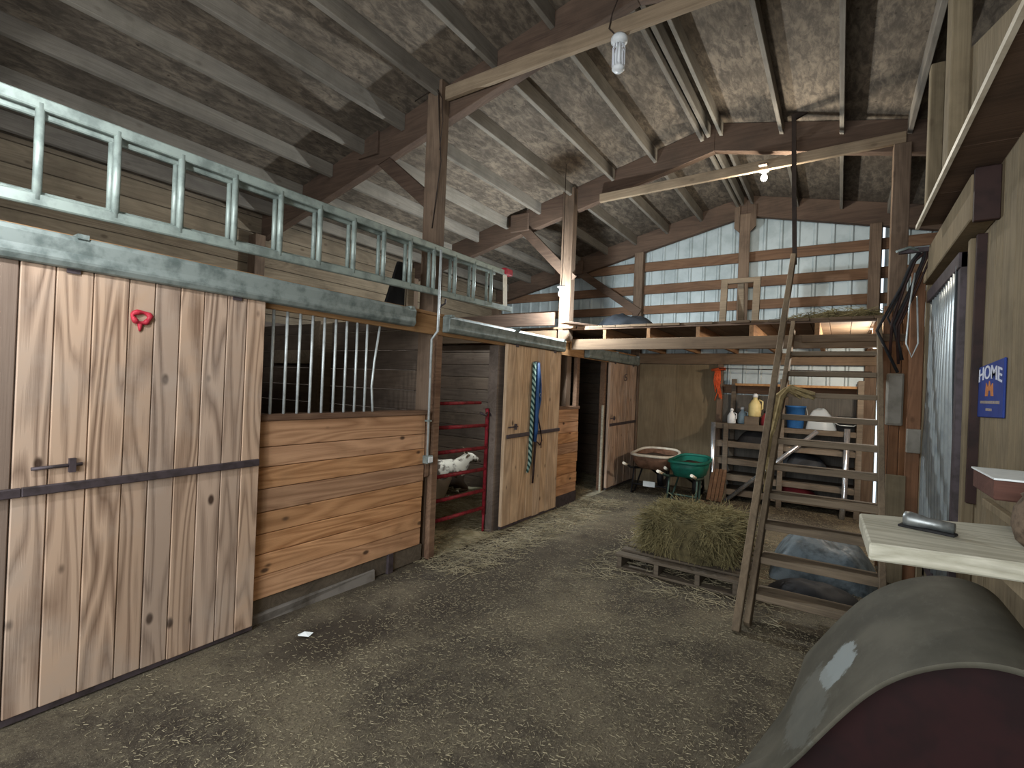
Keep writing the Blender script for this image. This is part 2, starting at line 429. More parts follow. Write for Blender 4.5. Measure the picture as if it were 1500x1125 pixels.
struct('girt', MB().box(-3.0, 0.43, 8.73, 8.775, 1.62, 1.76), 'girt', 0.004)
struct('girt', MB().box(-3.0, 0.43, 8.70, 8.775, 2.12, 2.27), 'girt', 0.004)
struct('girt', MB().box(-3.0, 0.43, 8.73, 8.775, 0.0, 0.2), 'girt', 0.004)
# left eave wall (boards), right far wall, front wall with the open doorway the daylight comes in through
mb = MB(); z = 0.0
while z < 3.62:
    mb.box(-6.25, -6.22, -2.5, 8.7, z, min(z+0.19, 3.645)); z += 0.2
struct('wall_left', mb, 'eavewall', 0.004)
struct('wall_left', MB().box(-6.28, -6.255, -2.5, 8.8, 0, 3.64), 'eavewall')
struct('wall_right', MB().box(3.6, 3.63, -2.5, 8.8, 0, 3.75), 'rightwall')
fw = MB()
fw.prism([(-6.4, 0), (-2.75, 0), (-2.75, zt(-2.75)), (-6.4, zt(-6.4))], 'Y', -2.5, -2.46)
fw.prism([(0.95, 0), (3.7, 0), (3.7, zt(3.7)), (0.95, zt(0.95))], 'Y', -2.5, -2.46)
fw.prism([(-2.75, 3.3), (0.95, 3.3), (0.95, zt(0.95)), (RX, zt(RX)), (-2.75, zt(-2.75))], 'Y', -2.5, -2.46)
struct('wall_front', fw, 'rightwall')

# rafters, posts, purlins, ties, braces
for Y in (-2.1, 0.6, 3.45, 6.14, 8.62):
    for xe in (-6.2, 3.58):
        mb = MB(); a = RX
        mb.prism([(a, zb(a)), (xe, zb(xe)), (xe, zt(xe)-0.002), (a, zt(a)-0.002)], 'Y', Y, Y+0.1)
        struct('rafter', mb, 'rafter', 0.005)
bays = [(-2.0, 0.6), (0.7, 3.45), (3.55, 6.14), (6.24, 8.62)]
offs = [0.07, 0.13, 0.70, 1.26, 1.82, 2.37, 2.93, 3.48, 4.03, 4.58]
for i, (y0, y1) in enumerate(bays):
    for sgn in (-1, 1):
        for k, of in enumerate(offs):
            if k == 1 and sgn > 0: continue
            if k == 1: of = 0.14
            if sgn > 0 and k > 7: continue
            x = RX+sgn*of
            dz = random.uniform(-0.012, 0.012); dx = random.uniform(-0.02, 0.02) if k > 1 else 0
            mb = MB(); h = 0.15
            za = zt(x-0.02); zb2 = zt(x+0.02)
            yy0, yy1 = y0+0.001, y1-0.001
            mb.prism([(x-0.02, za-h+dz), (x+0.02, zb2-h+dz), (x+0.02, zb2-0.001), (x-0.02, za-0.001)], 'Y', yy0, yy1)
            struct('purlin', mb, 'purlin', 0.004)
def post(x0, x1, y0, y1, z0, z1, mat='post'):
    return struct('post', MB().box(x0, x1, y0, y1, z0, z1), mat, 0.006)
post(-3.27, -3.1, 3.33, 3.45, 0, 4.36)
post(-3.265, -3.1, 6.02, 6.15, 0, 4.34)
post(-3.16, -3.0, 8.6, 8.72, 0, 4.08)
post(-1.43, -1.27, 8.6, 8.62, 2.46, 4.50)
post(0.28, 0.42, 8.6, 8.72, 0, 4.1)
post(0.36, 0.5, 6.02, 6.14, 0, 4.10)
post(0.455, 0.54, 3.6, 3.78, 2.956, 4.36, 'rightwall')
post(0.47, 0.55, 4.55, 4.66, 2.956, 4.02, 'rightwall')
for Y in (0.62, 3.3, 6.0, 8.5):
    post(-6.22, -6.05, Y, Y+0.13, 0, zb(-6.1))
for sx in (-1, 1):   # gusset blocks on the centre post
    struct('trim_gusset', MB().prism([(RX-0.02+sx*0.08, 4.20), (RX-0.02+sx*0.16, 4.28), (RX-0.02+sx*0.16, 4.62), (RX-0.02+sx*0.08, 4.62)], 'Y', 8.59, 8.615), 'post')
struct('tie_beam', MB().beam((-3.1, 3.40, 4.25), (0.6, 3.40, 4.25), 0.045, 0.12), 'tie', 0.004)
struct('tie_beam', MB().beam((-2.75, 6.10, 4.14), (0.46, 6.10, 4.18), 0.045, 0.11), 'tie', 0.004)
for (a, b) in (((-4.2, 3.50, 4.02), (-3.2, 3.46, 3.22)), ((-4.0, 6.12, 3.95), (-3.1, 6.08, 3.08)), ((-4.3, 8.58, 3.86), (-3.02, 8.58, 2.98))):
    struct('brace', MB().beam(a, b, 0.14, 0.05, (0, 1, 0)), 'rafter', 0.004)
    struct('brace', MB().box(a[0]-0.14, a[0]+0.16, a[1]-0.08, a[1]-0.035, a[2]-0.09, a[2]+0.16), 'rafter', 0.004)

# header over the stalls, jambs, partitions
struct('trim_header', MB().box(-3.1, -3.06, -2.4, 8.66, 2.03, 2.20), 'header', 0.004)
struct('trim_header', MB().box(-3.27, -3.05, -2.4, 8.6, 2.20, 2.228), 'header', 0.004)
struct('trim_jamb', MB().box(-3.1, -3.04, 3.34, 3.42, 0, 2.03), 'ledge', 0.006)
struct('trim_jamb', MB().box(-3.2, -3.08, 4.36, 4.50, 0, 2.03), 'darkwall', 0.004)
struct('trim_jamb', MB().box(-3.12, -3.06, 6.26, 6.34, 1.34, 2.03), 'ledge', 0.004)
struct('trim_jamb', MB().box(-3.16, -3.08, 7.28, 7.37, 0, 2.03), 'ledge', 0.004)
struct('trim_jamb', MB().box(-3.09, -3.065, 7.22, 7.27, 0.0, 1.35), 'pale', 0.003)
def boards_x(y0, y1, x0, x1, z0, z1, w=0.19):
    mb = MB(); z = z0
    while z < z1-0.02:
        mb.box(x0, x1, y0, y1, z, min(z+w-0.006, z1)); z += w
    return mb
struct('wall_partition', boards_x(3.38, 3.42, -6.2, -3.28, 0, 2.2), 'darkwallx', 0.004)
struct('wall_partition', boards_x(6.07, 6.11, -6.2, -3.26, 0, 2.2), 'darkwallx', 0.004)
struct('wall_partition', boards_x(0.62, 0.66, -6.2, -3.12, 0, 2.2), 'darkwallx', 0.004)
mb = MB(); z = 0.0
while z < 2.2:
    mb.box(-6.04, -6.0, 0.7, 8.5, z, z+0.185); z += 0.19
struct('wall_stall', mb, 'darkwall', 0.004)
mb = MB(); z = 0.0
while z < 2.2:
    mb.box(-6.0, -3.2, 8.55, 8.59, z, z+0.185); z += 0.19
struct('wall_stall', mb, 'darkwallx', 0.004)
post(-4.72, -4.58, 3.22, 3.38, 0, 2.2, 'eavewall')
struct('trim_rail', MB().box(-5.6, -4.7, 3.30, 3.36, 1.75, 1.9), 'eavewall', 0.004)
mb = MB().box(-3.2, -3.085, 1.7, 3.3, 0.0, 0.155, 0.008)
struct('trim_curb', mb, 'pallet', 0.01)
struct('trim_curb', MB().box(-3.13, -3.06, 1.75, 2.75, 0.0, 0.07, 0.015), 'concrete', 0.01)
struct('trim_curb', MB().box(-3.11, -3.058, 2.88, 2.94, 0.0, 0.165), 'iron', 0.004)
struct('trim_curb', MB().box(-3.18, -3.055, 5.7, 6.36, 0.0, 0.16), 'iron', 0.006)

# ------------------------------------------------------------------ stall fronts
def stall_front(y0, y1, label, bars, zlo):
    t = thing('stall_front', label, 'stall wall', (-3.08, (y0+y1)/2, 0))
    mb = MB(); z = zlo
    while z < 1.30:
        h = random.choice((0.13, 0.14, 0.14, 0.15)); z1 = min(z+h, 1.31)
        if 1.31-z1 < 0.06: z1 = 1.31
        mb.box(-3.1, -3.062+random.uniform(-0.003, 0.003), y0, y1+random.uniform(-0.012, 0.012), z+0.002, z1-0.002); z = z1
    obj('plank_panel', mb, 'stall', t, 0.004)
    obj('ledge', MB().box(-3.15, -3.045 if bars else -3.058, y0, y1+0.02, 1.31, 1.35, 0.002), 'ledge', t, 0.006)
    for k, y in enumerate(bars):
        top = 2.03
        pts = [(-3.08, y, 1.35), (-3.08, y, 1.7), (-3.08, y, top)]
        if k == len(bars)-1: pts = [(-3.08, y-0.01, 1.35), (-3.08, y-0.03, 1.55), (-3.08, y-0.012, 1.75), (-3.08, y+0.03, top)]
        obj('bar', MB().tube(pts, 0.0095, 10), 'barsteel', t)
    return t
t = stall_front(1.74, 3.26, 'orange pine plank stall front below ten pale steel bars', [1.82+0.0955*k for k in range(10)], 0.16)
t = stall_front(4.5, 6.36, 'bright pine stall front without bars, partly behind the door hung with ropes', [], 0.16)
struct('trim_endcap', MB().box(-3.09, -3.058, 3.27, 3.335, 0.75, 1.33, 0.006), 'ledge', 0.01)

# ------------------------------------------------------------------ sliding doors
def sliding_door(y0, y1, z0, z1, label, mat, nb, x=-3.05, widths=None, strapz=1.05):
    t = thing('stall_door', label, 'door', (x, (y0+y1)/2, z0))
    mb = MB(); ws = widths or [random.uniform(0.85, 1.15) for _ in range(nb)]
    tot = sum(ws); y = y0
    for w in ws:
        d = (y1-y0)*w/tot
        mb.box(x, x+0.04+random.uniform(-0.003, 0.003), y+0.0015, y+d-0.0015, z0+random.uniform(-0.006, 0.006), z1); y += d
    obj('board_panel', mb, mat, t, 0.004)
    obj('strap', MB().beam((x+0.052, y0+0.03, strapz-0.01), (x+0.052, y1-0.01, strapz+0.01), 0.02, 0.042), 'iron', t, 0.004)
    obj('bottom_edge', MB().box(x+0.006, x+0.034, y0, y1, z0-0.025, z0+0.004), 'iron', t)
    for yy in (y0+0.18, y1-0.18):
        obj('hanger', MB().box(x+0.02, x+0.05, yy-0.025, yy+0.025, z1-0.02, z1+0.08), 'iron', t)
    l = obj('latch', MB().tube([(x+0.052, y0+0.06, strapz+0.09), (x+0.052, y0+0.24, strapz+0.095)], 0.008), 'iron', t)
    obj('latch_bracket', MB().box(x+0.04, x+0.062, y0+0.19, y0+0.215, strapz+0.06, strapz+0.125), 'iron', l)
    return t
d1 = sliding_door(0.61, 1.725, 0.035, 2.06, 'wide weathered board stall door with a red ring painted near its top', 'door', 9, widths=[1.05, 1.2, 1.25, 1.0, 1.05, 1.05, 1.1, 1.0, 1.0])
obj('edge_board', MB().box(-3.05, -3.012, -0.45, 0.607, 0.035, 2.06), 'door_edge', d1, 0.004)
obj('strap', MB().beam((-2.998, -0.4, 1.02), (-2.998, 0.64, 1.04), 0.02, 0.042), 'iron', d1, 0.004)
ring = [(-3.006, 1.065+0.037*math.cos(a)*(1+0.15*math.sin(3*a)), 1.872+0.030*math.sin(a)*(1+0.1*math.cos(2*a))) for a in [2*math.pi*k/18 for k in range(18)]]
rg = obj('painted_ring', MB().tube(ring, [0.012+0.004*math.sin(k*1.3) for k in range(18)], 6, True), 'redpaint', d1)
rg['label'] = 'red painted ring with a drip'
obj('paint_drip', MB().tube([(-3.006, 1.06, 1.84), (-3.006, 1.062, 1.815), (-3.006, 1.06, 1.80)], [0.012, 0.009, 0.003], 6), 'redpaint', rg)
d2 = sliding_door(4.44, 5.68, 0.06, 2.05, 'tan board stall door hung with ropes and leather straps', 'door_tan', 8)
d3 = sliding_door(7.33, 8.52, 0.05, 2.03, 'pale board stall door beside the wheelbarrows with a small dark scrawl', 'door', 8)
sc = [(0, 0.02), (0.0, -0.05), (0.03, -0.07), (0.10, -0.07), (0.13, -0.04), (0.10, -0.01), (0.05, -0.02), (0.06, 0.03), (0.12, 0.04)]
obj('scrawl_mark', MB().tube([(-3.008, 7.92+a, 1.83+b) for a, b in sc], 0.007, 5), 'iron', d3)

def track(y0, y1, label, dz=0.0):
    t = thing('door_track', label, 'door track', (-3.03, y0, 2.07))
    prof = [(-3.055, 2.06), (-3.055, 2.21), (-2.975, 2.21), (-2.965, 2.185), (-2.972, 2.13), (-2.965, 2.09), (-2.985, 2.06)]
    obj('rail_cover', MB().prism([(a, b+dz) for a, b in prof], 'Y', y0, y1), 'galv', t, 0.006)
    for yy in (y0+0.03, (y0+y1)/2, y1-0.06):
        obj('bracket', MB().box(-3.06, -2.96, yy-0.012, yy+0.03, 2.20+dz, 2.222+dz), 'galv', t)
    return t
track(-1.4, 3.0, 'long dented galvanized door track above the weathered door and barred stall')
track(3.42, 5.72, 'galvanized door track above the red gate and rope-hung door')
track(6.45, 8.55, 'galvanized door track at the far end above the scrawled door', -0.02)

# ------------------------------------------------------------------ extension ladder hung along the header
t = thing('extension_ladder', 'long pale aluminum extension ladder lying on edge above the stall header', 'ladder', (-3.0, 2.0, 2.31))
def rail(x, y0, y1, zA, zB, w=0.03, h=0.055):
    # zA at y=.53, zB at y=4.4
    f = lambda y: zA+(zB-zA)*(y-0.53)/(4.4-0.53)
    return MB().beam((x, y0, f(y0)), (x, y1, f(y1)), w, h), f
mb, fb = rail(-3.0, -1.6, 4.46, 2.335, 2.42); obj('rail', mb, 'alum', t, 0.006)
mb, ft = rail(-3.0, -1.6, 4.34, 2.765, 2.79); obj('rail', mb, 'alum', t, 0.006)
mb, fb2 = rail(-3.055, -1.2, 4.2, 2.36, 2.43); obj('rail', mb, 'alum', t, 0.006)
mb, ft2 = rail(-3.055, -1.2, 4.2, 2.745, 2.775); obj('rail', mb, 'alum', t, 0.006)
for k in range(-7, 14):
    y = 0.65+0.285*k
    if y > 4.3: continue
    obj('rung', MB().tube([(-3.0, y, fb(y)), (-3.0, y, ft(y))], 0.0175, 10), 'alum', t)
    if 0.8 < y < 4.15: obj('rung', MB().tube([(-3.055, y-0.006, fb2(y)), (-3.055, y-0.006, ft2(y))], 0.0155, 10), 'alum', t)
e = obj('end_plate', MB().beam((-3.0, 4.34, 2.41), (-3.0, 4.31, 2.80), 0.02, 0.05), 'rim', t)
e['label'] = 'pale wooden end piece'
f_ = obj('rope_pulley', MB().box(-3.03, -2.97, 4.28, 4.42, 2.77, 2.84), 'redpaint', t, 0.008)
f_['label'] = 'red end cap'
for y in (0.2, 3.36):
    obj('hook', MB().tube([(-3.07, y, 2.22), (-3.06, y, 2.27), (-3.02, y, 2.295), (-2.98, y, 2.31), (-2.975, y, 2.35)], 0.008, 6), 'iron', t)

# ------------------------------------------------------------------ conduit on the post
t = thing('electrical_conduit', 'thin steel conduit running down the post to a switch box', 'conduit', (-3.04, 3.25, 0.95))
obj('pipe', MB().tube([(-2.945, 3.24, 2.76), (-2.945, 3.24, 2.2), (-2.95, 3.245, 2.05), (-3.03, 3.26, 1.98), (-3.03, 3.265, 0.95)], 0.011, 8), 'barsteel', t)
b = obj('switch_box', MB().box(-3.062, -3.0, 3.235, 3.31, 0.88, 0.95), 'galv', t, 0.005)
obj('outlet_cover', MB().box(-3.001, -2.992, 3.245, 3.30, 0.89, 0.94), 'white', b, 0.003)
obj('pipe_strap', MB().box(-3.062, -3.012, 3.245, 3.285, 1.25, 1.265), 'galv', t)

# ------------------------------------------------------------------ red gate
t = thing('tube_gate', 'red tubular steel gate closing the stall with the goats', 'gate', (-3.16, 3.9, 0.2))
GX = -3.17
for z in (1.16, 0.92, 0.69, 0.46, 0.27):
    obj('gate_rail', MB().tube([(GX, 3.43, z+0.01), (GX, 4.33, z)], 0.019, 10), 'redsteel', t)
obj('gate_rail', MB().tube([(GX, 3.43, 1.40), (GX, 4.20, 1.405)], 0.017, 10), 'redsteel', t)
obj('gate_stile', MB().tube([(GX, 4.33, 0.2), (GX, 4.33, 1.30), (GX, 4.32, 1.34)], 0.021, 10), 'redsteel', t)
obj('gate_stile', MB().tube([(GX, 3.44, 0.0), (GX, 3.44, 1.41)], 0.021, 10), 'redsteel', t)
obj('gate_foot', MB().tube([(GX, 4.33, 0.0), (GX, 4.33, 0.22)], 0.014, 8), 'redsteel', t)
c = obj('gate_latch', MB().tube([(GX, 4.20, 1.30), (GX+0.03, 4.26, 1.27), (GX, 4.34, 1.31), (GX+0.04, 4.38, 1.24)], 0.012, 6), 'iron', t)
c['label'] = 'dark latch chain'

# ------------------------------------------------------------------ goats
def goat(name, label, loc, rotz, mat):
    t = thing(name, label, 'goat', loc, rotz)
    V = [(-0.42, 0, 0.24), (-0.28, 0, 0.30), (-0.05, 0, 0.30), (0.18, 0, 0.34), (0.30, 0, 0.44), (0.38, 0, 0.55), (0.47, 0, 0.56), (0.58, 0, 0.50),   # 0-7 body, neck, head, muzzle
         (0.24, 0.12, 0.16), (0.38, 0.14, 0.06), (0.22, 0.15, 0.04),            # front leg folded
         (0.24, -0.12, 0.16), (0.38, -0.14, 0.06), (0.22, -0.15, 0.04),
         (-0.24, 0.16, 0.18), (-0.06, 0.22, 0.12), (-0.28, 0.24, 0.05), (-0.12, 0.26, 0.03),
         (-0.24, -0.16, 0.18), (-0.06, -0.22, 0.12), (-0.28, -0.24, 0.05), (-0.12, -0.26, 0.03),
         (0.40, 0.085, 0.61), (0.37, 0.14, 0.635), (0.40, -0.085, 0.61), (0.37, -0.14, 0.635),
         (-0.50, 0, 0.33), (-0.55, 0, 0.40)]
    E = [(0, 1), (1, 2), (2, 3), (3, 4), (4, 5), (5, 6), (6, 7), (3, 8), (8, 9), (9, 10), (3, 11), (11, 12), (12, 13), (1, 14), (14, 15), (15, 16), (16, 17),
         (1, 18), (18, 19), (19, 20), (20, 21), (5, 22), (22, 23), (5, 24), (24, 25), (0, 26), (26, 27)]
    Rr = [0.16, 0.21, 0.22, 0.18, 0.11, 0.085, 0.075, 0.045, 0.07, 0.04, 0.028, 0.07, 0.04, 0.028, 0.09, 0.07, 0.035, 0.026, 0.09, 0.07, 0.035, 0.026, 0.022, 0.018, 0.022, 0.018, 0.04, 0.02]
    me = bpy.data.meshes.new('body'); me.from_pydata(V, E, [])
    o = bpy.data.objects.new('body', me); COL.objects.link(o); o.parent = t
    sk = o.modifiers.new('skin', 'SKIN')
    for i, r in enumerate(Rr): me.skin_vertices[0].data[i].radius = (r, r)
    me.skin_vertices[0].data[2].use_root = True
    o.modifiers.new('sub', 'SUBSURF').levels = 2; o.modifiers['sub'].render_levels = 2
    sk.use_smooth_shade = True
    me.materials.append(M[mat])
    for s_ in (-1, 1):
        obj('horn', MB().tube([(0.385, 0.035*s_, 0.60), (0.36, 0.045*s_, 0.68), (0.31, 0.05*s_, 0.73)], [0.018, 0.013, 0.004], 8), 'horn', t, local=True)
        obj('eye', MB().lathe([(0.0, -0.011), (0.009, -0.006), (0.011, 0), (0.009, 0.006), (0.0, 0.011)], (0.475, 0.066*s_, 0.575), 8), 'black', t, local=True)
    obj('nose', MB().lathe([(0.0, -0.012), (0.018, -0.006), (0.02, 0.0), (0.014, 0.008), (0, 0.012)], (0.617, 0, 0.49), 10), 'leather', t, local=True)
    return t
goat('goat', 'white and brown goat lying in the straw behind the red gate', (-4.62, 5.32, 0.06), math.radians(56), 'goat').scale = (0.87, 0.87, 0.87)
goat('goat', 'white goat mostly hidden behind the plank wall, low by the gate', (-4.1, 4.05, 0.10), math.radians(235), 'whitegoat')

# ------------------------------------------------------------------ straw bedding and litter
def straw_field(mb, n, x0, x1, y0, y1, z, L=(0.03, 0.09), w=0.003, tilt=0.12, keep=None):
    for _ in range(n):
        x = random.uniform(x0, x1); y = random.uniform(y0, y1)
        if keep and not keep(x, y): continue
        a = random.uniform(0, 2*math.pi); zz = z(x, y) if callable(z) else z
        mb.strand((x, y, zz+random.uniform(0.002, 0.012)), (math.cos(a), math.sin(a), random.uniform(-tilt*0.3, tilt)), random.uniform(*L), w*random.uniform(0.7, 1.3))
def bed(x0, x1, y0, y1, name, label, mat, n):
    fz = lambda x, y: (0.035+0.03*math.sin(5.1*x+1.3*y)*math.sin(4.3*y-0.7*x)+0.02*math.sin(13*x)*math.sin(11*y))*min(1.0, max(0.0, (x1-x)/0.45))
    mb = MB(); mb.grid(lambda u, v: (x0+(x1-x0)*u, y0+(y1-y0)*v, max(0.002, fz(x0+(x1-x0)*u, y0+(y1-y0)*v))), 40, 40)
    t = obj(name, mb, mat); tag(t, label, 'bedding', kind='stuff')
    s_ = MB(); straw_field(s_, n, x0+0.17, x1-0.17, y0+0.17, y1-0.17, lambda x, y: max(0.004, fz(x, y)), (0.06, 0.18), 0.004, 0.35)
    obj('straw', s_, 'straw', t, kind='stuff')
bed(-5.98, -3.03, 3.44, 6.01, 'straw_bedding', 'grey-green straw bedding in the stall behind the red gate', 'bedding', 5000)
bed(-5.98, -3.03, 6.16, 8.53, 'straw_bedding', 'bright loose straw in the dark stall by the scrawled door', 'lightbed', 4000)
mb = MB()
straw_field(mb, 22000, -2.98, 0.6, 0.8, 8.5, 0.0, (0.008, 0.028), 0.0022, 0.12)
straw_field(mb, 12000, -2.5, 0.1, 0.9, 4.0, 0.0, (0.005, 0.018), 0.0019, 0.12)
straw_field(mb, 2600, -3.25, -2.5, 3.2, 6.8, 0.0, (0.05, 0.16), 0.004, 0.2)
straw_field(mb, 1500, -1.9, -0.3, 3.9, 6.2, 0.0, (0.05, 0.14), 0.004, 0.2)
o = obj('straw_litter', mb, 'straw', recalc=False); tag(o, 'bits of straw scattered over the dirt floor of the aisle', 'straw', kind='stuff')
o = obj('paper_scrap', MB().add([(-2.74, 1.86, 0.012), (-2.71, 1.84, 0.02), (-2.66, 1.88, 0.014), (-2.67, 1.92, 0.022), (-2.72, 1.91, 0.015), (-2.70, 1.88, 0.035)], [(0, 1, 5), (1, 2, 5), (2, 3, 5), (3, 4, 5), (4, 0, 5), (4, 3, 2, 1, 0)]), 'paper')
tag(o, 'small white scrap lying on the dark floor by the stall curb', 'scrap')

# ------------------------------------------------------------------ ropes on the rope-hung door
DX = -2.985
def hang(name, label, cat, pts, r, mat, n=8):
    t = thing(name, label, cat, (DX, 5.0, pts[0][2]))
    return t
t = thing('lead_rope', 'green and white twisted rope hanging on the tan door', 'rope', (DX, 4.97, 1.88))
obj('rope', MB().tube([(DX, 4.97, 1.88), (DX+0.01, 4.95, 1.5), (DX, 4.95, 1.0), (DX+0.01, 4.93, 0.72), (DX, 4.90, 0.60)], [0.022, 0.022, 0.022, 0.022, 0.014], 8), 'greenrope', t)
obj('nail', MB().tube([(-3.02, 4.985, 1.885), (DX+0.02, 4.985, 1.89)], 0.006, 6), 'iron', t)
t = thing('halter', 'blue nylon halter straps hanging beside the twisted rope', 'halter', (DX, 5.05, 1.88))
obj('strap', MB().tube([(DX, 5.04, 1.88), (DX+0.012, 5.03, 1.5), (DX+0.01, 5.045, 1.1), (DX+0.01, 5.03, 0.95)], [0.026, 0.03, 0.028, 0.02], 8), 'blue', t)
obj('strap', MB().tube([(DX, 5.06, 1.88), (DX+0.012, 5.10, 1.62), (DX+0.01, 5.11, 1.45), (DX+0.01, 5.07, 1.3), (DX+0.01, 5.04, 1.2)], 0.018, 8), 'blue', t)
obj('buckle', MB().tube([(DX+0.02, 5.10+0.02*math.cos(a), 1.5+0.025*math.sin(a)) for a in [k*0.785 for k in range(8)]], 0.004, 6, True), 'barsteel', t)
obj('hook', MB().tube([(-3.02, 5.05, 1.89), (DX+0.02, 5.05, 1.89)], 0.006, 6), 'iron', t)
t = thing('leather_strap', 'dark leather reins and strap hanging lowest on the tan door', 'strap', (DX, 5.1, 1.25))
obj('strap', MB().tube([(DX, 5.06, 1.28), (DX+0.005, 5.05, 0.95), (DX, 5.04, 0.6), (DX, 5.03, 0.46)], [0.014, 0.016, 0.014, 0.012], 6), 'leather', t)
obj('rein', MB().tube([(DX, 5.08, 1.28), (DX, 5.16, 1.1), (DX, 5.21, 0.95), (DX, 5.17, 0.9), (DX, 5.08, 0.95), (DX, 5.06, 0.9)], 0.009, 6), 'leather', t)
obj('rein', MB().tube([(DX, 5.2, 0.96), (DX, 5.195, 0.86)], 0.007, 6), 'leather', t)
obj('peg', MB().tube([(-3.02, 5.07, 1.285), (DX+0.01, 5.07, 1.285)], 0.006, 6), 'iron', t)

# ------------------------------------------------------------------ loft
mb = MB()
x = -6.1
while x < 0.5:
    w = random.uniform(0.17, 0.21); mb.box(x, min(x+w-0.004, 0.5), 6.0+random.uniform(-0.01, 0.03), 8.72, 2.40, 2.43); x += w
struct('floor_loft', mb, 'loftwood', 0.003)
struct('loft_beam', MB().box(-3.02, 0.5, 5.97, 6.015, 2.11, 2.25), 'loftwood', 0.005)
struct('loft_beam', MB().box(-6.1, -3.27, 5.97, 6.015, 2.22, 2.38), 'loftwood', 0.005)
struct('loft_beam', MB().box(-6.1, -3.27, 5.90, 5.94, 2.44, 2.62), 'rafter', 0.005)
struct('loft_beam', MB().box(-0.35, 0.5, 5.93, 5.968, 2.17, 2.24), 'loftwood', 0.005)
struct('loft_beam', MB().box(-3.0, 0.43, 8.55, 8.6, 2.08, 2.25), 'loftwood', 0.005)
struct('loft_beam', MB().box(-3.05, 0.45, 6.02, 6.05, 2.38, 2.40), 'rafter', 0.003)
for xx in (-5.2, -4.6, -4.0, -3.5, -2.58, -2.0, -1.41, -0.84, -0.22, 0.3):
    struct('joist', MB().box(xx-0.022, xx+0.022, 6.03, 8.71, 2.255, 2.398), 'joist', 0.003)
# things in the loft
t = thing('window_frame', 'old empty wooden window frame leaning in the loft', 'frame', (-1.2, 7.5, 2.43))
lean = lambda x, z: (x, 7.45+0.12*(z-2.43), z)
obj('side_rail', MB().beam(lean(-1.42, 2.43), lean(-1.42, 3.22), 0.09, 0.05, (0, 1, 0)), 'stairwood', t, 0.005)
obj('side_rail', MB().beam(lean(-1.0, 2.43), lean(-1.0, 3.22), 0.09, 0.05, (0, 1, 0)), 'stairwood', t, 0.005)
obj('top_rail', MB().beam(lean(-1.465, 3.2), lean(-0.955, 3.2), 0.05, 0.07), 'stairwood', t, 0.005)
obj('bottom_rail', MB().beam(lean(-1.42, 2.47), lean(-1.0, 2.47), 0.05, 0.06), 'stairwood', t, 0.005)
obj('prop_board', MB().beam((-1.22, 7.8, 2.43), (-1.22, 7.62, 3.24), 0.08, 0.04, (0, 1, 0)), 'stairwood', t, 0.004)
def heap(cx, cy, z0, rx, ry, h, seed, nu=20, nv=20, pw=0.7):
    rr = random.Random(seed); ph = [rr.uniform(0, 6.28) for _ in range(8)]
    def fn(u, v):
        a = 2*math.pi*u; r = v
        bx = math.copysign(abs(math.cos(a))**pw, math.cos(a)); by = math.copysign(abs(math.sin(a))**pw, math.sin(a))
        x = cx+rx*r*bx*(1+0.06*math.sin(3*a+ph[0])); y = cy+ry*r*by*(1+0.06*math.sin(4*a+ph[1]))
        z = z0+h*max(0, 1-r**3.2)*(1+0.13*math.sin(9*x+ph[2])*math.sin(8*y+ph[3]))+0.10*h*math.sin(21*x+7*y+ph[4])*math.sin(19*y-5*x+ph[5])*(1-r)+0.05*h*math.sin(43*x+ph[6])*math.sin(37*y+ph[7])*(1-r)
        return (x, y, z)
    return MB().grid(fn, nu*2, nv)
hl = heap(0.0, 6.5, 2.43, 0.42, 0.4, 0.12, 3)
o = obj('loose_hay', hl, 'haycore'); tag(o, 'low mound of loose hay on the loft above the wooden steps', 'hay', kind='stuff')
s_ = MB()
for _ in range(1500):
    x = random.uniform(-0.55, 0.44); y = random.uniform(6.05, 6.9); a = random.uniform(0, 6.28)
    s_.strand((x, y, 2.44+random.uniform(0, 0.11)*max(0, 1-abs(x)/0.6)), (math.cos(a), math.sin(a), random.uniform(-0.3, 0.4)), random.uniform(0.06, 0.16), 0.004)
obj('straw', s_, 'hay', o, kind='stuff')
o = obj('tarp_heap', heap(-2.55, 6.75, 2.43, 0.45, 0.4, 0.22, 9, pw=0.8), 'darktarp'); tag(o, 'dark bluish tarp heaped on the loft beside the bright bulb post', 'tarp')
o = obj('loose_plank', MB().beam((-3.04, 5.72, 2.45), (-2.7, 6.5, 2.45), 0.12, 0.03), 'rafter', None, 0.004); tag(o, 'dark plank end jutting from the loft edge below the bright bulb', 'plank')
o = obj('dark_board', MB().prism([(2.84, 2.228), (3.05, 2.228), (3.05, 2.62), (2.97, 2.62)], 'X', -3.2, -3.17), 'black'); tag(o, 'black tapered board standing on the stall header', 'board')
o = obj('scrap_board', MB().box(-3.2, -3.165, 3.08, 3.16, 2.228, 2.60), 'eavewall', None, 0.004); tag(o, 'pale upright board between the black board and post', 'board')

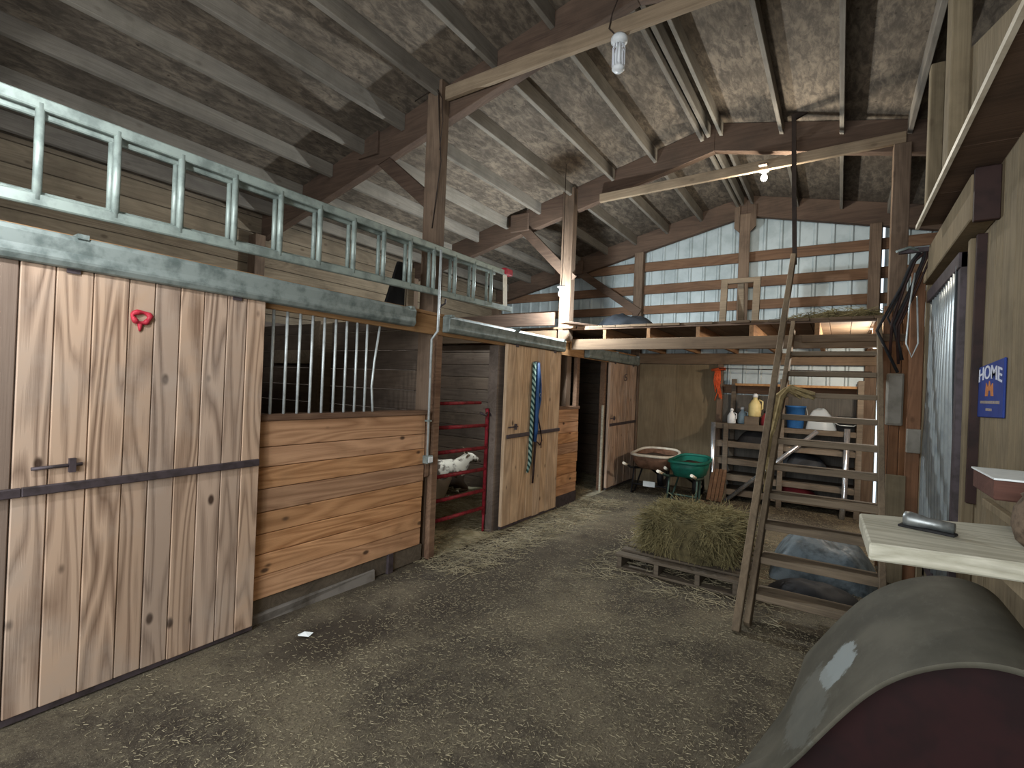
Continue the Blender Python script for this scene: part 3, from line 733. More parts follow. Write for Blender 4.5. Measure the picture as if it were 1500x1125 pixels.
# ------------------------------------------------------------------ steps up to the loft
SL = 0.945
t = thing('loft_steps', 'steep wooden open-tread steps leaning up to the loft', 'steps', (-0.1, 4.9, 0))
def yz(z): return 3.77+SL*z
obj('stringer', MB().beam((-0.485, yz(0)+0.03, 0.0), (-0.435, yz(2.36)+0.03, 2.36), 0.04, 0.13, (0, -1, 0.6)), 'stringer', t, 0.004)
obj('stringer', MB().beam((0.27, yz(0)+0.03, 0.0), (0.30, yz(2.36)+0.03, 2.36), 0.04, 0.13, (0, -1, 0.6)), 'stringer', t, 0.004)
for k in range(10):
    z = 0.19+0.2075*k
    y = yz(z)
    obj('tread', MB().box(-0.455, 0.27, y-0.015, y+0.19, z-0.045, z, 0.002), 'stairwood', t, 0.004)
o = obj('wooden_pole', MB().beam((-0.535, 3.66, 0.0), (-0.45, 5.93, 3.08), 0.05, 0.07, (0, -1, 0.6)), 'stringer', None, 0.005)
tag(o, 'long wooden pole leaning against the left side of the steps', 'pole')
t = thing('hanging_stick', 'dark upright stick and short arm hanging from the roof above the steps', 'stick', (-0.48, 5.97, 3.0))
obj('stick', MB().beam((-0.44, 5.94, 2.99), (-0.50, 5.94, 4.57), 0.055, 0.04), 'wire', t)
obj('arm', MB().beam((-0.50, 5.94, 4.55), (-0.14, 6.0, 4.72), 0.04, 0.06), 'wire', t)
t = thing('twine_bundle', 'frayed tan bundle of baling twine hung over the step side', 'twine', (-0.47, 5.0, 1.6))
rr = random.Random(5)
mb = MB()
for k in range(26):
    o1 = rr.uniform(-0.035, 0.035); o2 = rr.uniform(-0.03, 0.03); L = rr.uniform(0.55, 0.95)
    pts = [(-0.30+rr.uniform(-0.05, 0.12), yz(1.66)-0.07+o2, 1.62+o1), (-0.40+o1, yz(1.66)-0.08+o2, 1.69+o1*0.5), (-0.47+o1, yz(1.6)-0.08+o2, 1.60), (-0.50+o1, yz(1.35)-0.09+o2, 1.30), (-0.52+o1, yz(1.1)-0.10+o2, 1.65-L)]
    mb.tube(pts, 0.0095, 5)
obj('strands', mb, 'cord', t, kind='stuff')
obj('knot', MB().tube([(-0.50, yz(1.6)-0.06, 1.58), (-0.46, yz(1.6)-0.12, 1.57), (-0.42, yz(1.6)-0.06, 1.6), (-0.46, yz(1.6)-0.04, 1.61)], 0.014, 6, True), 'cord', t)

# ------------------------------------------------------------------ pallet and hay bale
t = thing('pallet', 'grey wooden pallet under the hay on the aisle floor', 'pallet', (-1.1, 4.85, 0))
px0, px1, py0, py1 = -1.64, -0.60, 4.27, 5.50
for k in range(8):
    y = py0+(py1-py0-0.09)*k/7
    obj('deck_board', MB().box(px0, px1, y, y+0.095, 0.108, 0.13, 0.003), 'pallet', t, 0.003)
for x in (px0+0.02, (px0+px1)/2-0.17, (px0+px1)/2+0.17, px1-0.06):
    obj('runner', MB().box(x, x+0.04, py0+0.002, py1-0.002, 0.02, 0.108), 'pallet', t, 0.003)
for k in range(3):
    y = py0+(py1-py0-0.1)*k/2
    obj('bottom_board', MB().box(px0, px1, y, y+0.1, 0.0, 0.02), 'pallet', t, 0.003)
t = thing('hay_bale', 'loose broken bale of greenish hay heaped on the pallet', 'hay', (-1.13, 4.9, 0.13))
def bale(u, v):
    a = 2*math.pi*u; pw = 0.45
    bx = math.copysign(abs(math.cos(a))**pw, math.cos(a)); by = math.copysign(abs(math.sin(a))**pw, math.sin(a))
    if v < 0.5:
        r = 1.0-0.06*(1-v*2)*0+0.03*math.sin(7*a); z = 0.13+0.29*(v*2)**0.9
    else:
        r = 1.0-((v-0.5)*2)**1.6; z = 0.42+0.07*(1-((1-(v-0.5)*2))**2)
    r *= 1.0-0.08*max(0, v-0.2)
    x = -1.10+0.385*bx*r; y = 4.88+0.40*by*r
    return (x+0.02*math.sin(19*z+5*a), y+0.02*math.sin(17*z+7*a), z+0.012*math.sin(23*x)*math.sin(21*y))
obj('bale_core', MB().grid(bale, 72, 24), 'haycore', t)
s_ = MB()
for _ in range(7500):
    u = random.random(); v = random.uniform(0.02, 1.0)**0.8
    p = Vector(bale(u, v)); a = 2*math.pi*u
    out = Vector((math.cos(a), math.sin(a), 0))
    if v < 0.55: d = Vector((out.x*random.uniform(0.05, 0.45)+random.uniform(-0.5, 0.5), out.y*random.uniform(0.05, 0.45)+random.uniform(-0.8, 0.8), random.uniform(-1.1, 0.25)))
    else: d = Vector((random.uniform(-1, 1), random.uniform(-1, 1), random.uniform(-0.1, 0.22)))
    L = random.uniform(0.05, 0.19)
    if p.z+d.normalized().z*L < 0.135: L = max(0.02, (p.z-0.135)/max(0.05, -d.normalized().z))
    s_.strand(p+out*0.004, d, L, random.uniform(0.003, 0.0055))
obj('hay', s_, 'hay', t, kind='stuff')

# ------------------------------------------------------------------ wheelbarrows
def wheelbarrow(label, loc, rotz, tray, rim, frame, tw=0.33, tl=0.42, plate=False, hw=0.036):
    # local: handles toward -y, wheel toward +y
    t = thing('wheelbarrow', label, 'wheelbarrow', loc, rotz)
    def ring(zz, sx, sy, oy, n=28, pw=0.6):
        out = []
        for k in range(n):
            a = 2*math.pi*k/n
            out.append((tw*sx*math.copysign(abs(math.cos(a))**pw, math.cos(a)), oy+tl*sy*math.copysign(abs(math.sin(a))**pw, math.sin(a)), zz+(0.05*max(0, math.sin(a)) if zz > 0.5 else 0)))
        return out
    n = 28
    rings = [ring(0.60, 1.0, 1.0, 0), ring(0.50, 0.92, 0.93, 0.0), ring(0.40, 0.80, 0.78, 0.02), ring(0.375, 0.66, 0.62, 0.03)]
    inner = [ring(0.385, 0.62, 0.58, 0.03), ring(0.50, 0.89, 0.90, 0.0), ring(0.602, 0.975, 0.975, 0)]
    allr = rings+inner; vs = [p for r in allr for p in r]; fs = []
    for i in range(len(allr)):
        if i == 3:
            continue
        j = (i+1) % len(allr)
        for k in range(n): fs.append((i*n+k, i*n+(k+1) % n, j*n+(k+1) % n, j*n+k))
    fs.append([3*n+k for k in range(n)]); fs.append([4*n+k for k in range(n)][::-1])
    tr = obj('tray', MB().add(vs, fs, True), tray, t, local=True)
    obj('rim', MB().tube([(p[0]*1.01, p[1]*1.01, p[2]+0.004) for p in rings[0]], 0.022, 8, True), rim, tr, local=True)
    obj('load', MB().add([(p[0], p[1], 0.555+0.02*math.sin(k)) for k, p in enumerate(ring(0.45, 0.93, 0.93, 0))]+[(0, 0, 0.60)], [(k, (k+1) % n, n) for k in range(n)]+[[k for k in range(n)][::-1]], True), 'manure', tr, local=True)
    for s_ in (-1, 1):
        obj('handle', MB().tube([(tw*0.9*s_, -0.58, 0.47), (tw*0.84*s_, -0.36, 0.40), (0.14*s_, 0.2, 0.34), (0.06*s_, 0.48, 0.20)], hw*0.5, 8), frame, t, local=True)
        g = obj('grip', MB().tube([(tw*0.92*s_, -0.68, 0.50), (tw*0.9*s_, -0.50, 0.447)], hw*0.62, 8), 'rim', t, local=True)
        obj('leg', MB().tube([(tw*0.78*s_, -0.28, 0.385), (tw*0.8*s_, -0.36, 0.015), (tw*0.8*s_, -0.18, 0.015), (tw*0.62*s_, 0.0, 0.36)], 0.014, 8), frame, t, local=True)
    obj('leg_brace', MB().tube([(-tw*0.8, -0.34, 0.15), (tw*0.8, -0.34, 0.15)], 0.013, 8), frame, t, local=True)
    w = obj('wheel', MB().lathe([(0.10, -0.04), (0.17, -0.045), (0.19, -0.02), (0.19, 0.02), (0.17, 0.045), (0.10, 0.04)], (0, 0.47, 0.19), 24, (1, 0, 0)), 'black', t, local=True)
    obj('hub', MB().lathe([(0.03, -0.055), (0.095, -0.02), (0.095, 0.02), (0.03, 0.055)], (0, 0.47, 0.19), 16, (1, 0, 0)), 'grey', w, local=True)
    if plate:
        p = obj('label_plate', MB().box(-0.09, 0.09, -0.355, -0.325, 0.13, 0.21), 'paper', t, local=True); p['label'] = 'pale plate on the frame'
    return t
wheelbarrow('brown tray wheelbarrow with a cream rim, beside the scrawled door', (-2.42, 7.90, 0), math.radians(3), 'rusttray', 'rim', 'black', 0.335, 0.40, True)
wheelbarrow('green tray wheelbarrow between the brown wheelbarrow and the rack', (-1.80, 7.52, 0), math.radians(-3), 'greentray', 'greentray', 'framegreen', 0.25, 0.34)

# ------------------------------------------------------------------ under the loft: plywood, rack and its contents
struct('wall_plywood', MB().box(-3.0, -2.35, 8.66, 8.68, 0, 2.08).box(-2.347, -1.63, 8.66, 8.68, 0, 2.08), 'plywood')
struct('wall_inner', MB().box(-1.62, 0.28, 8.66, 8.68, 0, 1.6), 'darkinner')
post(-1.66, -1.58, 8.5, 8.6, 0, 2.08)
t = thing('storage_rack', 'slatted wooden storage rack behind the loft steps', 'rack', (-0.7, 8.3, 0))
for z in (1.13, 0.86, 0.6, 0.36, 0.14):
    obj('front_slat', MB().box(-1.6, -0.72, 8.08, 8.11, z-0.055, z+0.03, 0.004), 'rackwood', t, 0.004)
    obj('shelf_board', MB().box(-1.58, 0.24, 8.115, 8.6, z-0.0, z+0.02), 'rackwood', t, 0.003)
    obj('front_slat', MB().box(-0.66, 0.24, 8.10, 8.13, z-0.05, z+0.02, 0.004), 'rackwood', t, 0.004)
for x in (-1.46, -0.72, 0.2):
    obj('upright', MB().box(x, x+0.07, 8.06 if x < 0 else 8.08, 8.079 if x < 0 else 8.099, 0, 1.16 if x < -1 else 1.85), 'rackwood', t, 0.004)
    obj('upright', MB().box(x, x+0.07, 8.605, 8.65, 0, 1.85), 'rackwood', t, 0.004)
obj('top_shelf', MB().box(-1.35, 0.26, 8.25, 8.64, 1.74, 1.775), 'header', t, 0.004)
struct('wire_rail', MB().tube([(-1.6, 8.3, 2.0), (0.35, 8.3, 1.98)], 0.008, 6), 'wire')

def jug(label, loc, mat, capmat, s=1.0):
    t = thing('jug', label, 'jug', loc)
    obj('body', MB().lathe([(0.075*s, 0), (0.085*s, 0.02*s), (0.085*s, 0.17*s), (0.05*s, 0.23*s), (0.03*s, 0.25*s), (0.03*s, 0.28*s)], loc, 16), mat, t)
    obj('cap', MB().lathe([(0.036*s, 0.275*s), (0.036*s, 0.31*s), (0.02*s, 0.33*s)], loc, 12), capmat, t)
    x, y, z = loc
    obj('handle', MB().tube([(x+0.05*s, y-0.02, z+0.24*s), (x+0.10*s, y-0.03, z+0.22*s), (x+0.10*s, y-0.03, z+0.12*s), (x+0.078*s, y-0.02, z+0.10*s)], 0.012*s, 8), mat, t)
    return t
o = obj('box', MB().box(-1.19, -0.99, 8.16, 8.4, 1.15, 1.28), 'rackwood', None, 0.005); tag(o, 'low wooden box on the rack under the cream jug', 'box')
jug('cream plastic jug with a pale cap standing on the rack', (-1.06, 8.25, 1.28), 'cream', 'white', 1.05)
jug('white plastic jug on the rack left of the cream jug', (-1.38, 8.25, 1.15), 'white', 'white', 0.72)
jug('dark red jug on the rack beside the wooden pole', (-0.91, 8.2, 1.15), 'redjug', 'black', 0.7)
def bucket(label, loc, mat, r=0.14, h=0.26, fill=None):
    t = thing('bucket', label, 'bucket', loc)
    obj('body', MB().lathe([(r*0.78, 0), (r*0.80, 0.01), (r, h), (r*1.05, h), (r*1.05, h-0.02), (r*0.98, h-0.02)], loc, 20), mat, t)
    obj('inside', MB().lathe([(0.0, 0.02), (r*0.75, 0.02), (r*0.97, h-0.004)], loc, 20), 'blackpl', t)
    x, y, z = loc
    obj('handle', MB().tube([(x-r*1.02, y, z+h-0.02), (x-r*1.2, y-0.05, z+h*0.6), (x-r*0.6, y-r*1.05, z+h*0.42), (x+r*0.6, y-r*1.05, z+h*0.42), (x+r*1.2, y-0.05, z+h*0.6), (x+r*1.02, y, z+h-0.02)], 0.006, 6), 'barsteel', t)
    return t
jug('pale blue jug on the rack between the white jug and the box', (-1.26, 8.45, 1.15), 'clearjar', 'white', 0.8)
bucket('blue plastic bucket on the rack right of the twine', (-0.53, 8.3, 1.15), 'bluebucket', 0.13, 0.32)
bucket('black bucket on the rack at its right end', (0.09, 8.3, 1.15), 'blackpl', 0.13, 0.2)
o = obj('plastic_sheet', heap(-0.22, 8.34, 1.152, 0.19, 0.15, 0.30, 4, 14, 14, 0.6), 'clearwrap'); tag(o, 'cloudy clear plastic sheet bundled between blue and black buckets', 'plastic')
o = obj('sack', heap(-0.42, 8.33, 0.622, 0.3, 0.16, 0.19, 12, 14, 14, 0.8), 'darktarp'); tag(o, 'dark bluish sack on the middle rack shelf', 'sack')
o = obj('sack', heap(-1.05, 8.33, 0.882, 0.27, 0.16, 0.18, 13, 14, 14, 0.8), 'black'); tag(o, 'black sack on the rack shelf under the jugs', 'sack')
o = obj('sack', heap(-0.5, 8.33, 0.16, 0.28, 0.16, 0.15, 14, 14, 14, 0.8), 'redjug'); tag(o, 'dark red sack on the lowest rack shelf', 'sack')
# metal pipes
t = thing('stove_pipe', 'upright shiny pipe leaning on the left end of the rack', 'pipe', (-1.58, 7.98, 0))
obj('pipe', MB().tube([(-1.57, 7.96, 0.0), (-1.585, 8.02, 0.35), (-1.60, 8.035, 1.17)], 0.035, 14), 'chrome', t)
t = thing('stove_pipe', 'shiny pipe slanting across the front of the rack', 'pipe', (-0.8, 7.98, 0))
obj('pipe', MB().tube([(-1.37, 7.93, 0.02), (-0.24, 8.03, 1.14)], 0.03, 14), 'chrome', t)
t = thing('stove_pipe', 'upright shiny pipe standing behind the steps at the right', 'pipe', (0.09, 7.95, 0.0))
obj('pipe', MB().tube([(0.07, 7.93, 0.0), (0.09, 7.99, 0.3), (0.10, 8.04, 1.2)], 0.034, 14), 'chrome', t)
obj('joint_band', MB().lathe([(0.036, 0.0), (0.038, 0.01), (0.038, 0.03), (0.036, 0.04)], (0.098, 8.03, 0.92), 14), 'black', t)
t = thing('corrugated_offcut', 'narrow brown ribbed board leaning on the rack front', 'board', (-1.5, 7.9, 0))
mb = MB()
for k in range(4):
    x = -1.59+0.055*k
    mb.beam((x, 7.80+0.0, 0.01), (x+0.02, 8.03, 0.46), 0.05, 0.03, (0, -1, 0.3))
obj('ribbed_panel', mb, 'girt', t, 0.006)
t = thing('orange_twine', 'bright orange twine hank hanging from a nail beside the plywood', 'twine', (-1.62, 8.4, 1.9))
mb = MB(); rr = random.Random(3)
for k in range(14):
    x0 = -1.66+rr.uniform(-0.05, 0.05); L = rr.uniform(0.2, 0.5)
    mb.tube([(x0, 8.47, 1.99), (x0+rr.uniform(-0.05, 0.05), 8.45, 1.99-L*0.5), (x0+rr.uniform(-0.08, 0.08), 8.46, 1.99-L)], 0.008, 5)
obj('strands', mb, 'orange', t, kind='stuff')
obj('loop', MB().tube([(-1.74, 8.46, 1.98), (-1.62, 8.44, 2.0), (-1.53, 8.46, 2.0)], 0.022, 8), 'orange', t)
obj('nail', MB().tube([(-1.62, 8.52, 2.0), (-1.62, 8.42, 2.01)], 0.006, 6), 'iron', t)

# tarps on the floor under the steps
o = obj('tarp', heap(-0.1, 5.42, 0.0, 0.42, 0.5, 0.33, 21, 28, 28, 0.4), 'tarp'); tag(o, 'crumpled silver tarp piled on the floor under the steps', 'tarp')
o = obj('tarp', heap(-0.12, 4.62, 0.0, 0.33, 0.24, 0.13, 22, 20, 16, 0.7), 'black'); tag(o, 'flat black tarp on the floor under the lowest steps', 'tarp')

# ------------------------------------------------------------------ right wall
mb = MB(); y = -2.4
while y < 6.0:
    w = random.choice((0.14, 0.2, 0.2, 0.24)); mb.box(0.70, 0.725+random.choice((0, 0, 0.008)), y, min(y+w-0.004, 6.05), 0, 2.94); y += w
struct('wall_right', mb, 'rightwall', 0.004)
mb = MB(); x = 0.33
for w, mt in ((0.07, 0), (0.08, 0), (0.09, 0), (0.12, 0)):
    mb.box(x, x+w-0.004, 5.96+random.uniform(-0.01, 0.01), 6.0, 0, 2.5+random.uniform(-0.25, 0.1)); x += w
struct('wall_return', mb, 'rightbrown', 0.004)
struct('wall_return', MB().box(0.5, 0.53, 6.15, 8.7, 0, 2.4), 'rightbrown')
struct('trim_board', MB().box(0.50, 0.60, 5.62, 5.66, 0.0, 2.75), 'rightbrown', 0.005)
struct('trim_board', MB().box(0.36, 0.50, 5.5, 5.53, 0.0, 0.95), 'rightwall', 0.004)
# overhead platform
t = thing('overhead_shelf', 'boarded overhead shelf along the right wall with a pale strip for the glint on its edge', 'shelf', (0.55, 3.0, 2.93))
mb = MB()
yy = 1.4
for w in (1.05, 0.95, 0.7, 0.72):
    mb.box(0.462, 0.72, yy, yy+w-0.005, 2.93, 2.955); yy += w
obj('bottom_boards', mb, 'rafter', t, 0.003)
obj('front_board', MB().prism([(2.0, 2.956), (3.62, 2.956), (3.62, 3.56), (2.2, 3.02)], 'X', 0.54, 0.56), 'rightwall', t, 0.003)
obj('edge_glint', MB().beam((0.475, 1.4, 2.925), (0.450, 4.82, 2.925), 0.02, 0.03), 'rim', t)  # pale colour stands in for the glint along the shelf edge
# corrugated door with its box header
t = thing('corrugated_door', 'narrow grey corrugated steel door on the right wall', 'door', (0.62, 4.7, 0.3))
mb = MB(); N = 40; vs = []; zs = [0.3+2.19*i/10 for i in range(11)]
y0, y1 = 4.24, 5.5
for i in range(N*2+1):
    u = i/(N*2); ph = u*11*2*math.pi
    for z in zs:
        vs.append((0.625-0.016*math.cos(ph)+0.012*math.sin(2.2*z+3*u), y0+(y1-y0)*u, z))
m_ = len(zs)
mb.add(vs, [(i*m_+j, (i+1)*m_+j, (i+1)*m_+j+1, i*m_+j+1) for i in range(N*2) for j in range(m_-1)], True)
o = obj('steel_sheet', mb, 'corr', t); sm = o.modifiers.new('thick', 'SOLIDIFY'); sm.thickness = 0.003
obj('top_rail', MB().box(0.60, 0.66, 4.16, 5.55, 2.46, 2.56), 'iron', t, 0.004)
obj('stile', MB().box(0.61, 0.66, 4.16, 4.24, 0.25, 2.56), 'iron', t, 0.004)
obj('bottom_rail', MB().box(0.61, 0.66, 4.16, 5.55, 0.24, 0.31), 'iron', t, 0.004)
struct('trim_header_box', MB().box(0.58, 0.70, 3.74, 5.7, 2.64, 2.90), 'plywood', 0.006)
struct('trim_header_box', MB().box(0.59, 0.70, 3.70, 3.74, 2.62, 2.92), 'leather', 0.004)
struct('trim_jamb', MB().box(0.64, 0.70, 4.08, 4.15, 0, 2.62), 'rightwall', 0.004)
struct('trim_jamb', MB().beam((0.68, 4.05, 1.0), (0.68, 4.0, 2.62), 0.05, 0.04), 'leather', 0.004)
struct('trim_jamb', MB().box(0.60, 0.64, 5.56, 5.61, 0, 2.62), 'rightwall', 0.004)
# blue sign
SY0, SY1 = 3.46, 4.02
t = thing('sign', 'blue sign lettered HOME on the right wall', 'sign', (0.695, 3.75, 1.55))
obj('panel', MB().prism([(SY1, 1.525), (SY1, 1.82), (SY0, 1.845), (SY0, 1.535)], 'X', 0.688, 0.699), 'signblue', t, 0.004)
def text_mesh(txt, h, width):
    cu = bpy.data.curves.new('t', 'FONT'); cu.body = txt; cu.align_x = 'CENTER'; cu.size = 1; cu.extrude = 0.01; cu.offset = 0.012
    to = bpy.data.objects.new('t', cu); COL.objects.link(to)
    bpy.context.view_layer.update()
    me = bpy.data.meshes.new_from_object(to.evaluated_get(bpy.context.evaluated_depsgraph_get()))
    bpy.data.objects.remove(to)
    vs = [v.co.copy() for v in me.vertices]; fs = [list(p.vertices) for p in me.polygons]
    xs = [v.x for v in vs]; ys = [v.y for v in vs]
    w0, h0 = max(xs)-min(xs), max(ys)-min(ys)
    return [Vector(((v.x-min(xs))/w0-0.5, (v.y-min(ys))/h0, v.z)) for v in vs], fs
vs, fs = text_mesh('HOME', 1, 1)
mid = (SY0+SY1)/2
mb = MB(); out = []
for v in vs:
    u = v.x   # -.5..0.5 reading direction = -Y as seen from the aisle
    arch = 0.022*(1-(2*u)**2)
    out.append((0.6865-v.z*0.1, mid-u*0.50, 1.722+arch+v.y*0.076-0.012*(u)))
mb.add(out, fs); L = obj('lettering', mb, 'signwhite', t); L['label'] = 'arched white HOME lettering'
em = [(-0.085, 0.0), (-0.07, 0.075), (-0.025, 0.05), (0.0, 0.085), (0.03, 0.05), (0.07, 0.07), (0.085, 0.0), (0.04, 0.0), (0.03, 0.03), (-0.02, 0.03), (-0.035, 0.0)]
obj('emblem', MB().prism([(mid-a, 1.648+b) for a, b in em], 'X', 0.685, 0.688), 'signorange', t)
mb = MB()
for k in range(12):
    y = mid+0.20-0.035*k; mb.box(0.6865, 0.688, y-0.026, y, 1.606, 1.622)
obj('small_lettering', mb, 'signyellow', t)
mb = MB()
for k in range(4):
    y = mid+0.07-0.035*k; mb.box(0.6865, 0.688, y-0.026, y, 1.566, 1.58)
obj('small_lettering', mb, 'signyellow', t)
# wall box with white paper top
t = thing('wall_box', 'reddish wooden box shelf with a white paper top below the sign', 'shelf', (0.6, 2.8, 1.2))
obj('box_body', MB().box(0.505, 0.70, 2.62, 2.98, 1.235, 1.315), 'maroonbox', t, 0.005)
obj('paper_top', MB().box(0.50, 0.70, 2.60, 2.99, 1.315, 1.322), 'paper', t)
struct('trim_cap', MB().box(0.665, 0.70, 2.2, 3.7, 1.05, 1.09), 'rightwall', 0.004)
# pale board shelf with tool and coil
t = thing('plank_shelf', 'pale bare wooden plank shelf jutting over the curved bin', 'shelf', (0.4, 2.3, 1.1))
mb = MB().prism([(0.10, 2.09), (0.70, 2.20), (0.70, 2.83), (0.085, 2.60)], 'Z', 1.055, 1.115)
obj('plank', mb, 'pale', t, 0.006)
obj('bracket', MB().beam((0.69, 2.5, 0.82), (0.45, 2.5, 1.055), 0.04, 0.04, (0, 1, 0)), 'rightwall', t)
t = thing('hand_tool', 'short grey metal cylinder tool lying on the pale plank shelf', 'tool', (0.29, 2.45, 1.115))
obj('barrel', MB().lathe([(0.0, 0), (0.028, 0.002), (0.03, 0.02), (0.026, 0.05), (0.021, 0.07), (0.02, 0.15), (0.0, 0.152)], (0.225, 2.47, 1.145), 16, (0.9, -0.35, -0.02)), 'tool', t)
obj('base', MB().beam((0.21, 2.465, 1.12), (0.37, 2.405, 1.12), 0.045, 0.01), 'black', t, 0.003)
t = thing('pot', 'round brown pot at the right end of the pale plank shelf', 'pot', (0.60, 2.42, 1.115))
obj('body', MB().lathe([(0.055, 0), (0.075, 0.02), (0.088, 0.07), (0.082, 0.13), (0.06, 0.17), (0.066, 0.18), (0.058, 0.185), (0.0, 0.16)], (0.60, 2.42, 1.115), 22), 'potbrown', t)
# gray breaker box
t = thing('breaker_box', 'beige-grey electrical breaker box on the boards right of the steps', 'electrical box', (0.44, 5.9, 1.6))
obj('cabinet', MB().box(0.365, 0.495, 5.87, 5.955, 1.37, 1.86), 'grey', t, 0.008)
obj('cover', MB().box(0.375, 0.485, 5.858, 5.87, 1.385, 1.845), 'grey', t, 0.005)
o = obj('small_box', MB().box(0.50, 0.60, 5.56, 5.62, 1.15, 1.36), 'grey', None, 0.006); tag(o, 'small dark grey box on the brown board beside the breaker box', 'box')
# hanging harness straps and cables
t = thing('harness', 'tangle of dark harness straps hanging above the breaker box', 'harness', (0.45, 5.6, 2.6))
rr = random.Random(11)
for k in range(6):
    x0 = 0.40+rr.uniform(0.0, 0.2); L = rr.uniform(0.5, 0.95); w = rr.uniform(0.008, 0.015)
    obj('strap', MB().tube([(0.56+rr.uniform(-0.03, 0.03), 5.35, 2.88), (x0+0.06, 5.38, 2.80), (x0, 5.42, 2.6), (x0-0.06-rr.uniform(0, 0.1), 5.55, 2.62-L*0.45), (x0-0.05+rr.uniform(-0.06, 0.06), 5.6, 2.72-L)], w, 7), 'leather' if k % 2 else 'black', t)
obj('cable_loop', MB().tube([(0.50, 5.4, 2.7), (0.47, 5.4, 2.4), (0.46, 5.42, 2.1), (0.50, 5.42, 1.98), (0.54, 5.42, 2.1), (0.52, 5.4, 2.5)], 0.007, 6), 'barsteel', t)
obj('bracket', MB().tube([(0.36, 5.25, 2.86), (0.45, 5.3, 2.9), (0.60, 5.4, 2.84), (0.62, 5.5, 2.75)], 0.012, 6), 'galv', t)
obj('hook_bar', MB().box(0.38, 0.70, 5.33, 5.37, 2.86, 2.90), 'iron', t)

# ------------------------------------------------------------------ big curved bin in the foreground
t = thing('feed_bin', 'large dusty grey bin with a rounded metal top and maroon end', 'bin', (0.35, 2.1, 0))
prof = [(-0.36, 0.0), (-0.27, 0.07), (-0.185, 0.165), (-0.105, 0.275), (-0.03, 0.40), (0.045, 0.52), (0.12, 0.625), (0.20, 0.705), (0.29, 0.765), (0.38, 0.803), (0.46, 0.815), (0.54, 0.805), (0.60, 0.77), (0.65, 0.70), (0.68, 0.60), (0.685, 0.30), (0.685, 0.0)]
def smoothp(p, it=2):
    for _ in range(it):
        q = [p[0]]
        for a, b in zip(p[:-1], p[1:]):
            q += [(a[0]*0.75+b[0]*0.25, a[1]*0.75+b[1]*0.25), (a[0]*0.25+b[0]*0.75, a[1]*0.25+b[1]*0.75)]
        q.append(p[-1]); p = q
    return p
P = smoothp(prof); cx, cz = 0.33, 0.25
inn = [(cx+(a-cx)*0.965, max(0.0, cz+(b-cz)*0.965) if b > 0.01 else 0.0) for a, b in P]
n_ = len(P); ys = [2.10, 2.13, 2.25, 2.36, 2.46, 2.56, 2.7, 2.85, 3.0]
mb = MB(); vs = []
def flare(a, b, y):
    if b > 0.3 or a > 0.3: return a
    k = max(0.0, (y-2.13)/0.87); return a*(1-k)+max(a, -0.10-(0.3-b)*0.24)*k
for y in ys: vs += [(flare(a, b, y), y, b) for a, b in P]
mb.add(vs, [(i*n_+k, i*n_+k+1, (i+1)*n_+k+1, (i+1)*n_+k) for i in range(len(ys)-1) for k in range(n_-1)], True)
vs = [(a, 2.10, b) for a, b in P]+[(a, 2.10, b) for a, b in inn]+[(a, 2.31, b) for a, b in inn]
mb.add(vs, [(k, k+1, n_+k+1, n_+k) for k in range(n_-1)]+[(n_+k, n_+k+1, 2*n_+k+1, 2*n_+k) for k in range(n_-1)], True)
o = obj('shell', mb, 'bin', t, recalc=False)
obj('end_panel', MB().prism(inn, 'Y', 2.24, 2.26), 'maroon', t)
obj('end_panel', MB().prism([(flare(a, b, 3.0), b) for a, b in inn], 'Y', 2.985, 2.999), 'bin', t)
rb = obj('end_panel_rib', MB().beam((0.50, 2.235, 0.02), (0.62, 2.235, 0.45), 0.02, 0.02, (0, 1, 0)), 'maroon', t)
struct('trim_skirt', MB().box(0.688, 0.70, 1.5, 3.6, 0.35, 0.78), 'rightwall')

# ------------------------------------------------------------------ lamps
t = thing('caged_lamp', 'unlit white caged lamp hanging from the near tie beam', 'lamp', (-1.43, 3.40, 4.19))
c0 = (-1.43, 3.40, 4.19)
obj('holder', MB().lathe([(0.05, 0), (0.062, -0.02), (0.06, -0.045), (0.035, -0.06), (0.0, -0.06)], c0, 20), 'white', t)
obj('bulb', MB().lathe([(0.014, -0.06), (0.02, -0.09), (0.034, -0.13), (0.034, -0.20), (0.0, -0.22)], c0, 16), 'white', t)
mb = MB()
for k in range(12):
    a = 2*math.pi*k/12; x = math.cos(a); y = math.sin(a)
    mb.tube([(c0[0]+0.03*x, c0[1]+0.03*y, c0[2]-0.06), (c0[0]+0.045*x, c0[1]+0.045*y, c0[2]-0.09), (c0[0]+0.045*x, c0[1]+0.045*y, c0[2]-0.23), (c0[0]+0.03*x, c0[1]+0.03*y, c0[2]-0.25)], 0.0035, 5)
obj('cage', mb, 'whiteplastic', t)
obj('cage_foot', MB().lathe([(0.047, -0.225), (0.047, -0.245), (0.03, -0.262), (0.0, -0.264)], c0, 16), 'white', t)
obj('wire', MB().tube([(-1.45, 3.37, 4.19), (-1.50, 3.365, 4.25), (-1.48, 3.37, 4.36), (-1.40, 3.40, 4.6), (-1.40, 3.44, 4.72)], 0.005, 6), 'wire', t)

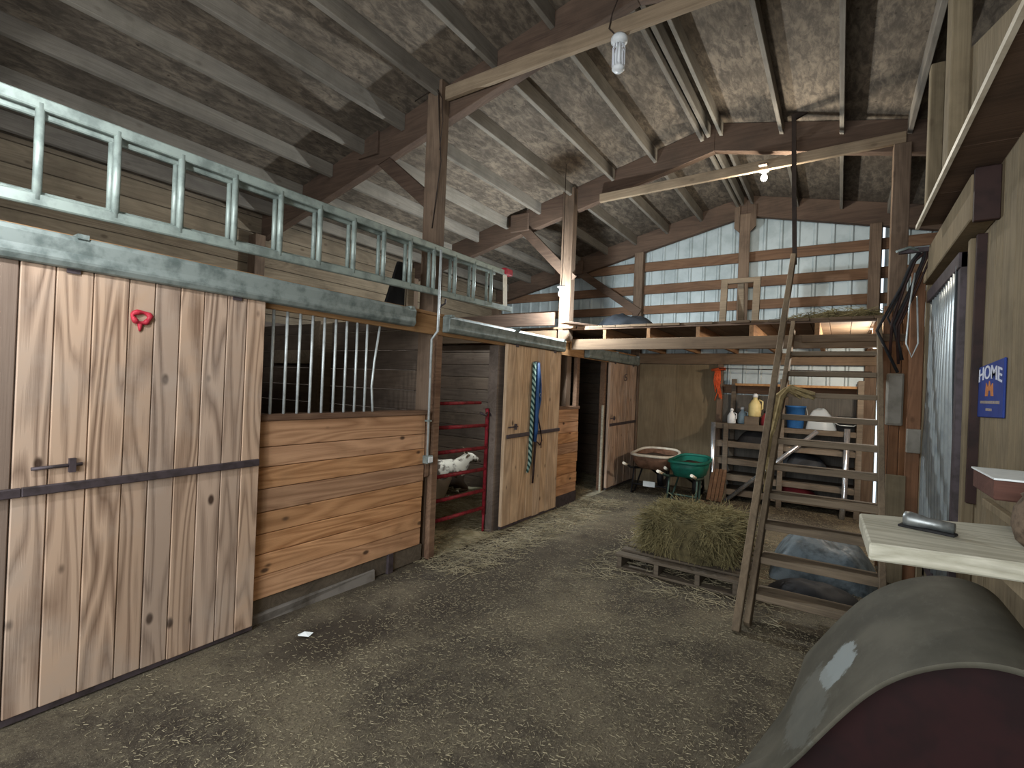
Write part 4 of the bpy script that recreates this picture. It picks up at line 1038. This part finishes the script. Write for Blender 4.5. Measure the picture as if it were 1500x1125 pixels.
LOFTB = (0.30, 6.7, 2.20)
def bulb_lamp(label, loc, mount, mat, energy, color, cord=None):
    t = thing('bare_bulb_lamp', label, 'lamp', loc)
    x, y, z = loc
    m = Vector(mount)-Vector(loc); L = m.length; ax = m.normalized()
    obj('socket', MB().lathe([(0.0, L), (0.05, L-0.002), (0.05, L-0.02), (0.025, L-0.03), (0.022, 0.035), (0.015, 0.03), (0, 0.03)], loc, 16, tuple(ax)), 'white', t)
    b = obj('bulb', MB().lathe([(0.0, -0.035), (0.02, -0.03), (0.034, -0.008), (0.034, 0.008), (0.02, 0.032), (0.014, 0.045)], loc, 16, tuple(ax)), mat, t)
    b.visible_shadow = True
    l = lamp('bulb_light', 'POINT', tuple(Vector((x, y, z))-ax*0.075), energy, color, size=0.04)
    l.location = (-ax*0.075)
    l.parent = t
    if cord: obj('cord', MB().tube([tuple(mount), (x+0.01, y, z+0.4), (x, y, cord)], 0.004, 6), 'wire', t)
    return t
bulb_lamp('brightly glowing bulb hanging on a cord in front of the loft post', (-2.97, 5.52, 2.78), (-2.97, 5.52, 2.88), 'bulb', 220, (0.85, 0.94, 1.0), zt(-2.97))
bulb_lamp('lit bulb hanging under the far tie beam near the ridge', (-0.79, 6.16, 4.05), (-0.79, 6.16, 4.14), 'warmbulb', 55, (1.0, 0.92, 0.78))
bulb_lamp('small lit bulb under the right end of the loft', LOFTB, (LOFTB[0], LOFTB[1], 2.398), 'warmbulb', 85, (1.0, 0.90, 0.76))
bulb_lamp('lit bulb on the left above the ladder, beyond the left edge', (-2.25, 0.34, 2.74), (-2.25, 0.34, 2.84), 'bulb', 56, (0.92, 0.96, 1.0), zt(-2.25))
struct('trim_arm', MB().box(-0.83, -0.75, 6.0, 6.20, 4.14, 4.16), 'post')
# wires on the near post
t = thing('post_wiring', 'loose thin wires stapled down the near post', 'wire', (-3.08, 3.33, 4.2))
obj('wire', MB().tube([(-3.4, 3.30, 4.22), (-3.2, 3.31, 4.27), (-3.12, 3.315, 4.22), (-3.09, 3.31, 3.9), (-3.07, 3.33, 3.6), (-3.1, 3.32, 3.3), (-3.14, 3.322, 3.0)], 0.005, 6), 'wire', t)
obj('wire', MB().tube([(-3.16, 3.315, 4.3), (-3.06, 3.30, 4.15), (-3.05, 3.31, 3.95), (-3.09, 3.325, 3.7)], 0.004, 6), 'wire', t)

GROUPS = {'stall_door': 'sliding stall doors', 'stall_front': 'plank stall fronts', 'door_track': 'galvanized door tracks', 'goat': 'goats in the stall',
          'wheelbarrow': 'wheelbarrows under the loft', 'jug': 'jugs on the rack', 'bucket': 'buckets on the rack', 'sack': 'sacks on the rack',
          'stove_pipe': 'shiny pipes at the rack', 'tarp': 'tarps under the steps', 'bare_bulb_lamp': 'lit bare bulbs'}
for o in bpy.data.objects:
    k = o.name.split('.')[0]
    if k in GROUPS and o.parent is None and 'label' in o: o['group'] = GROUPS[k]
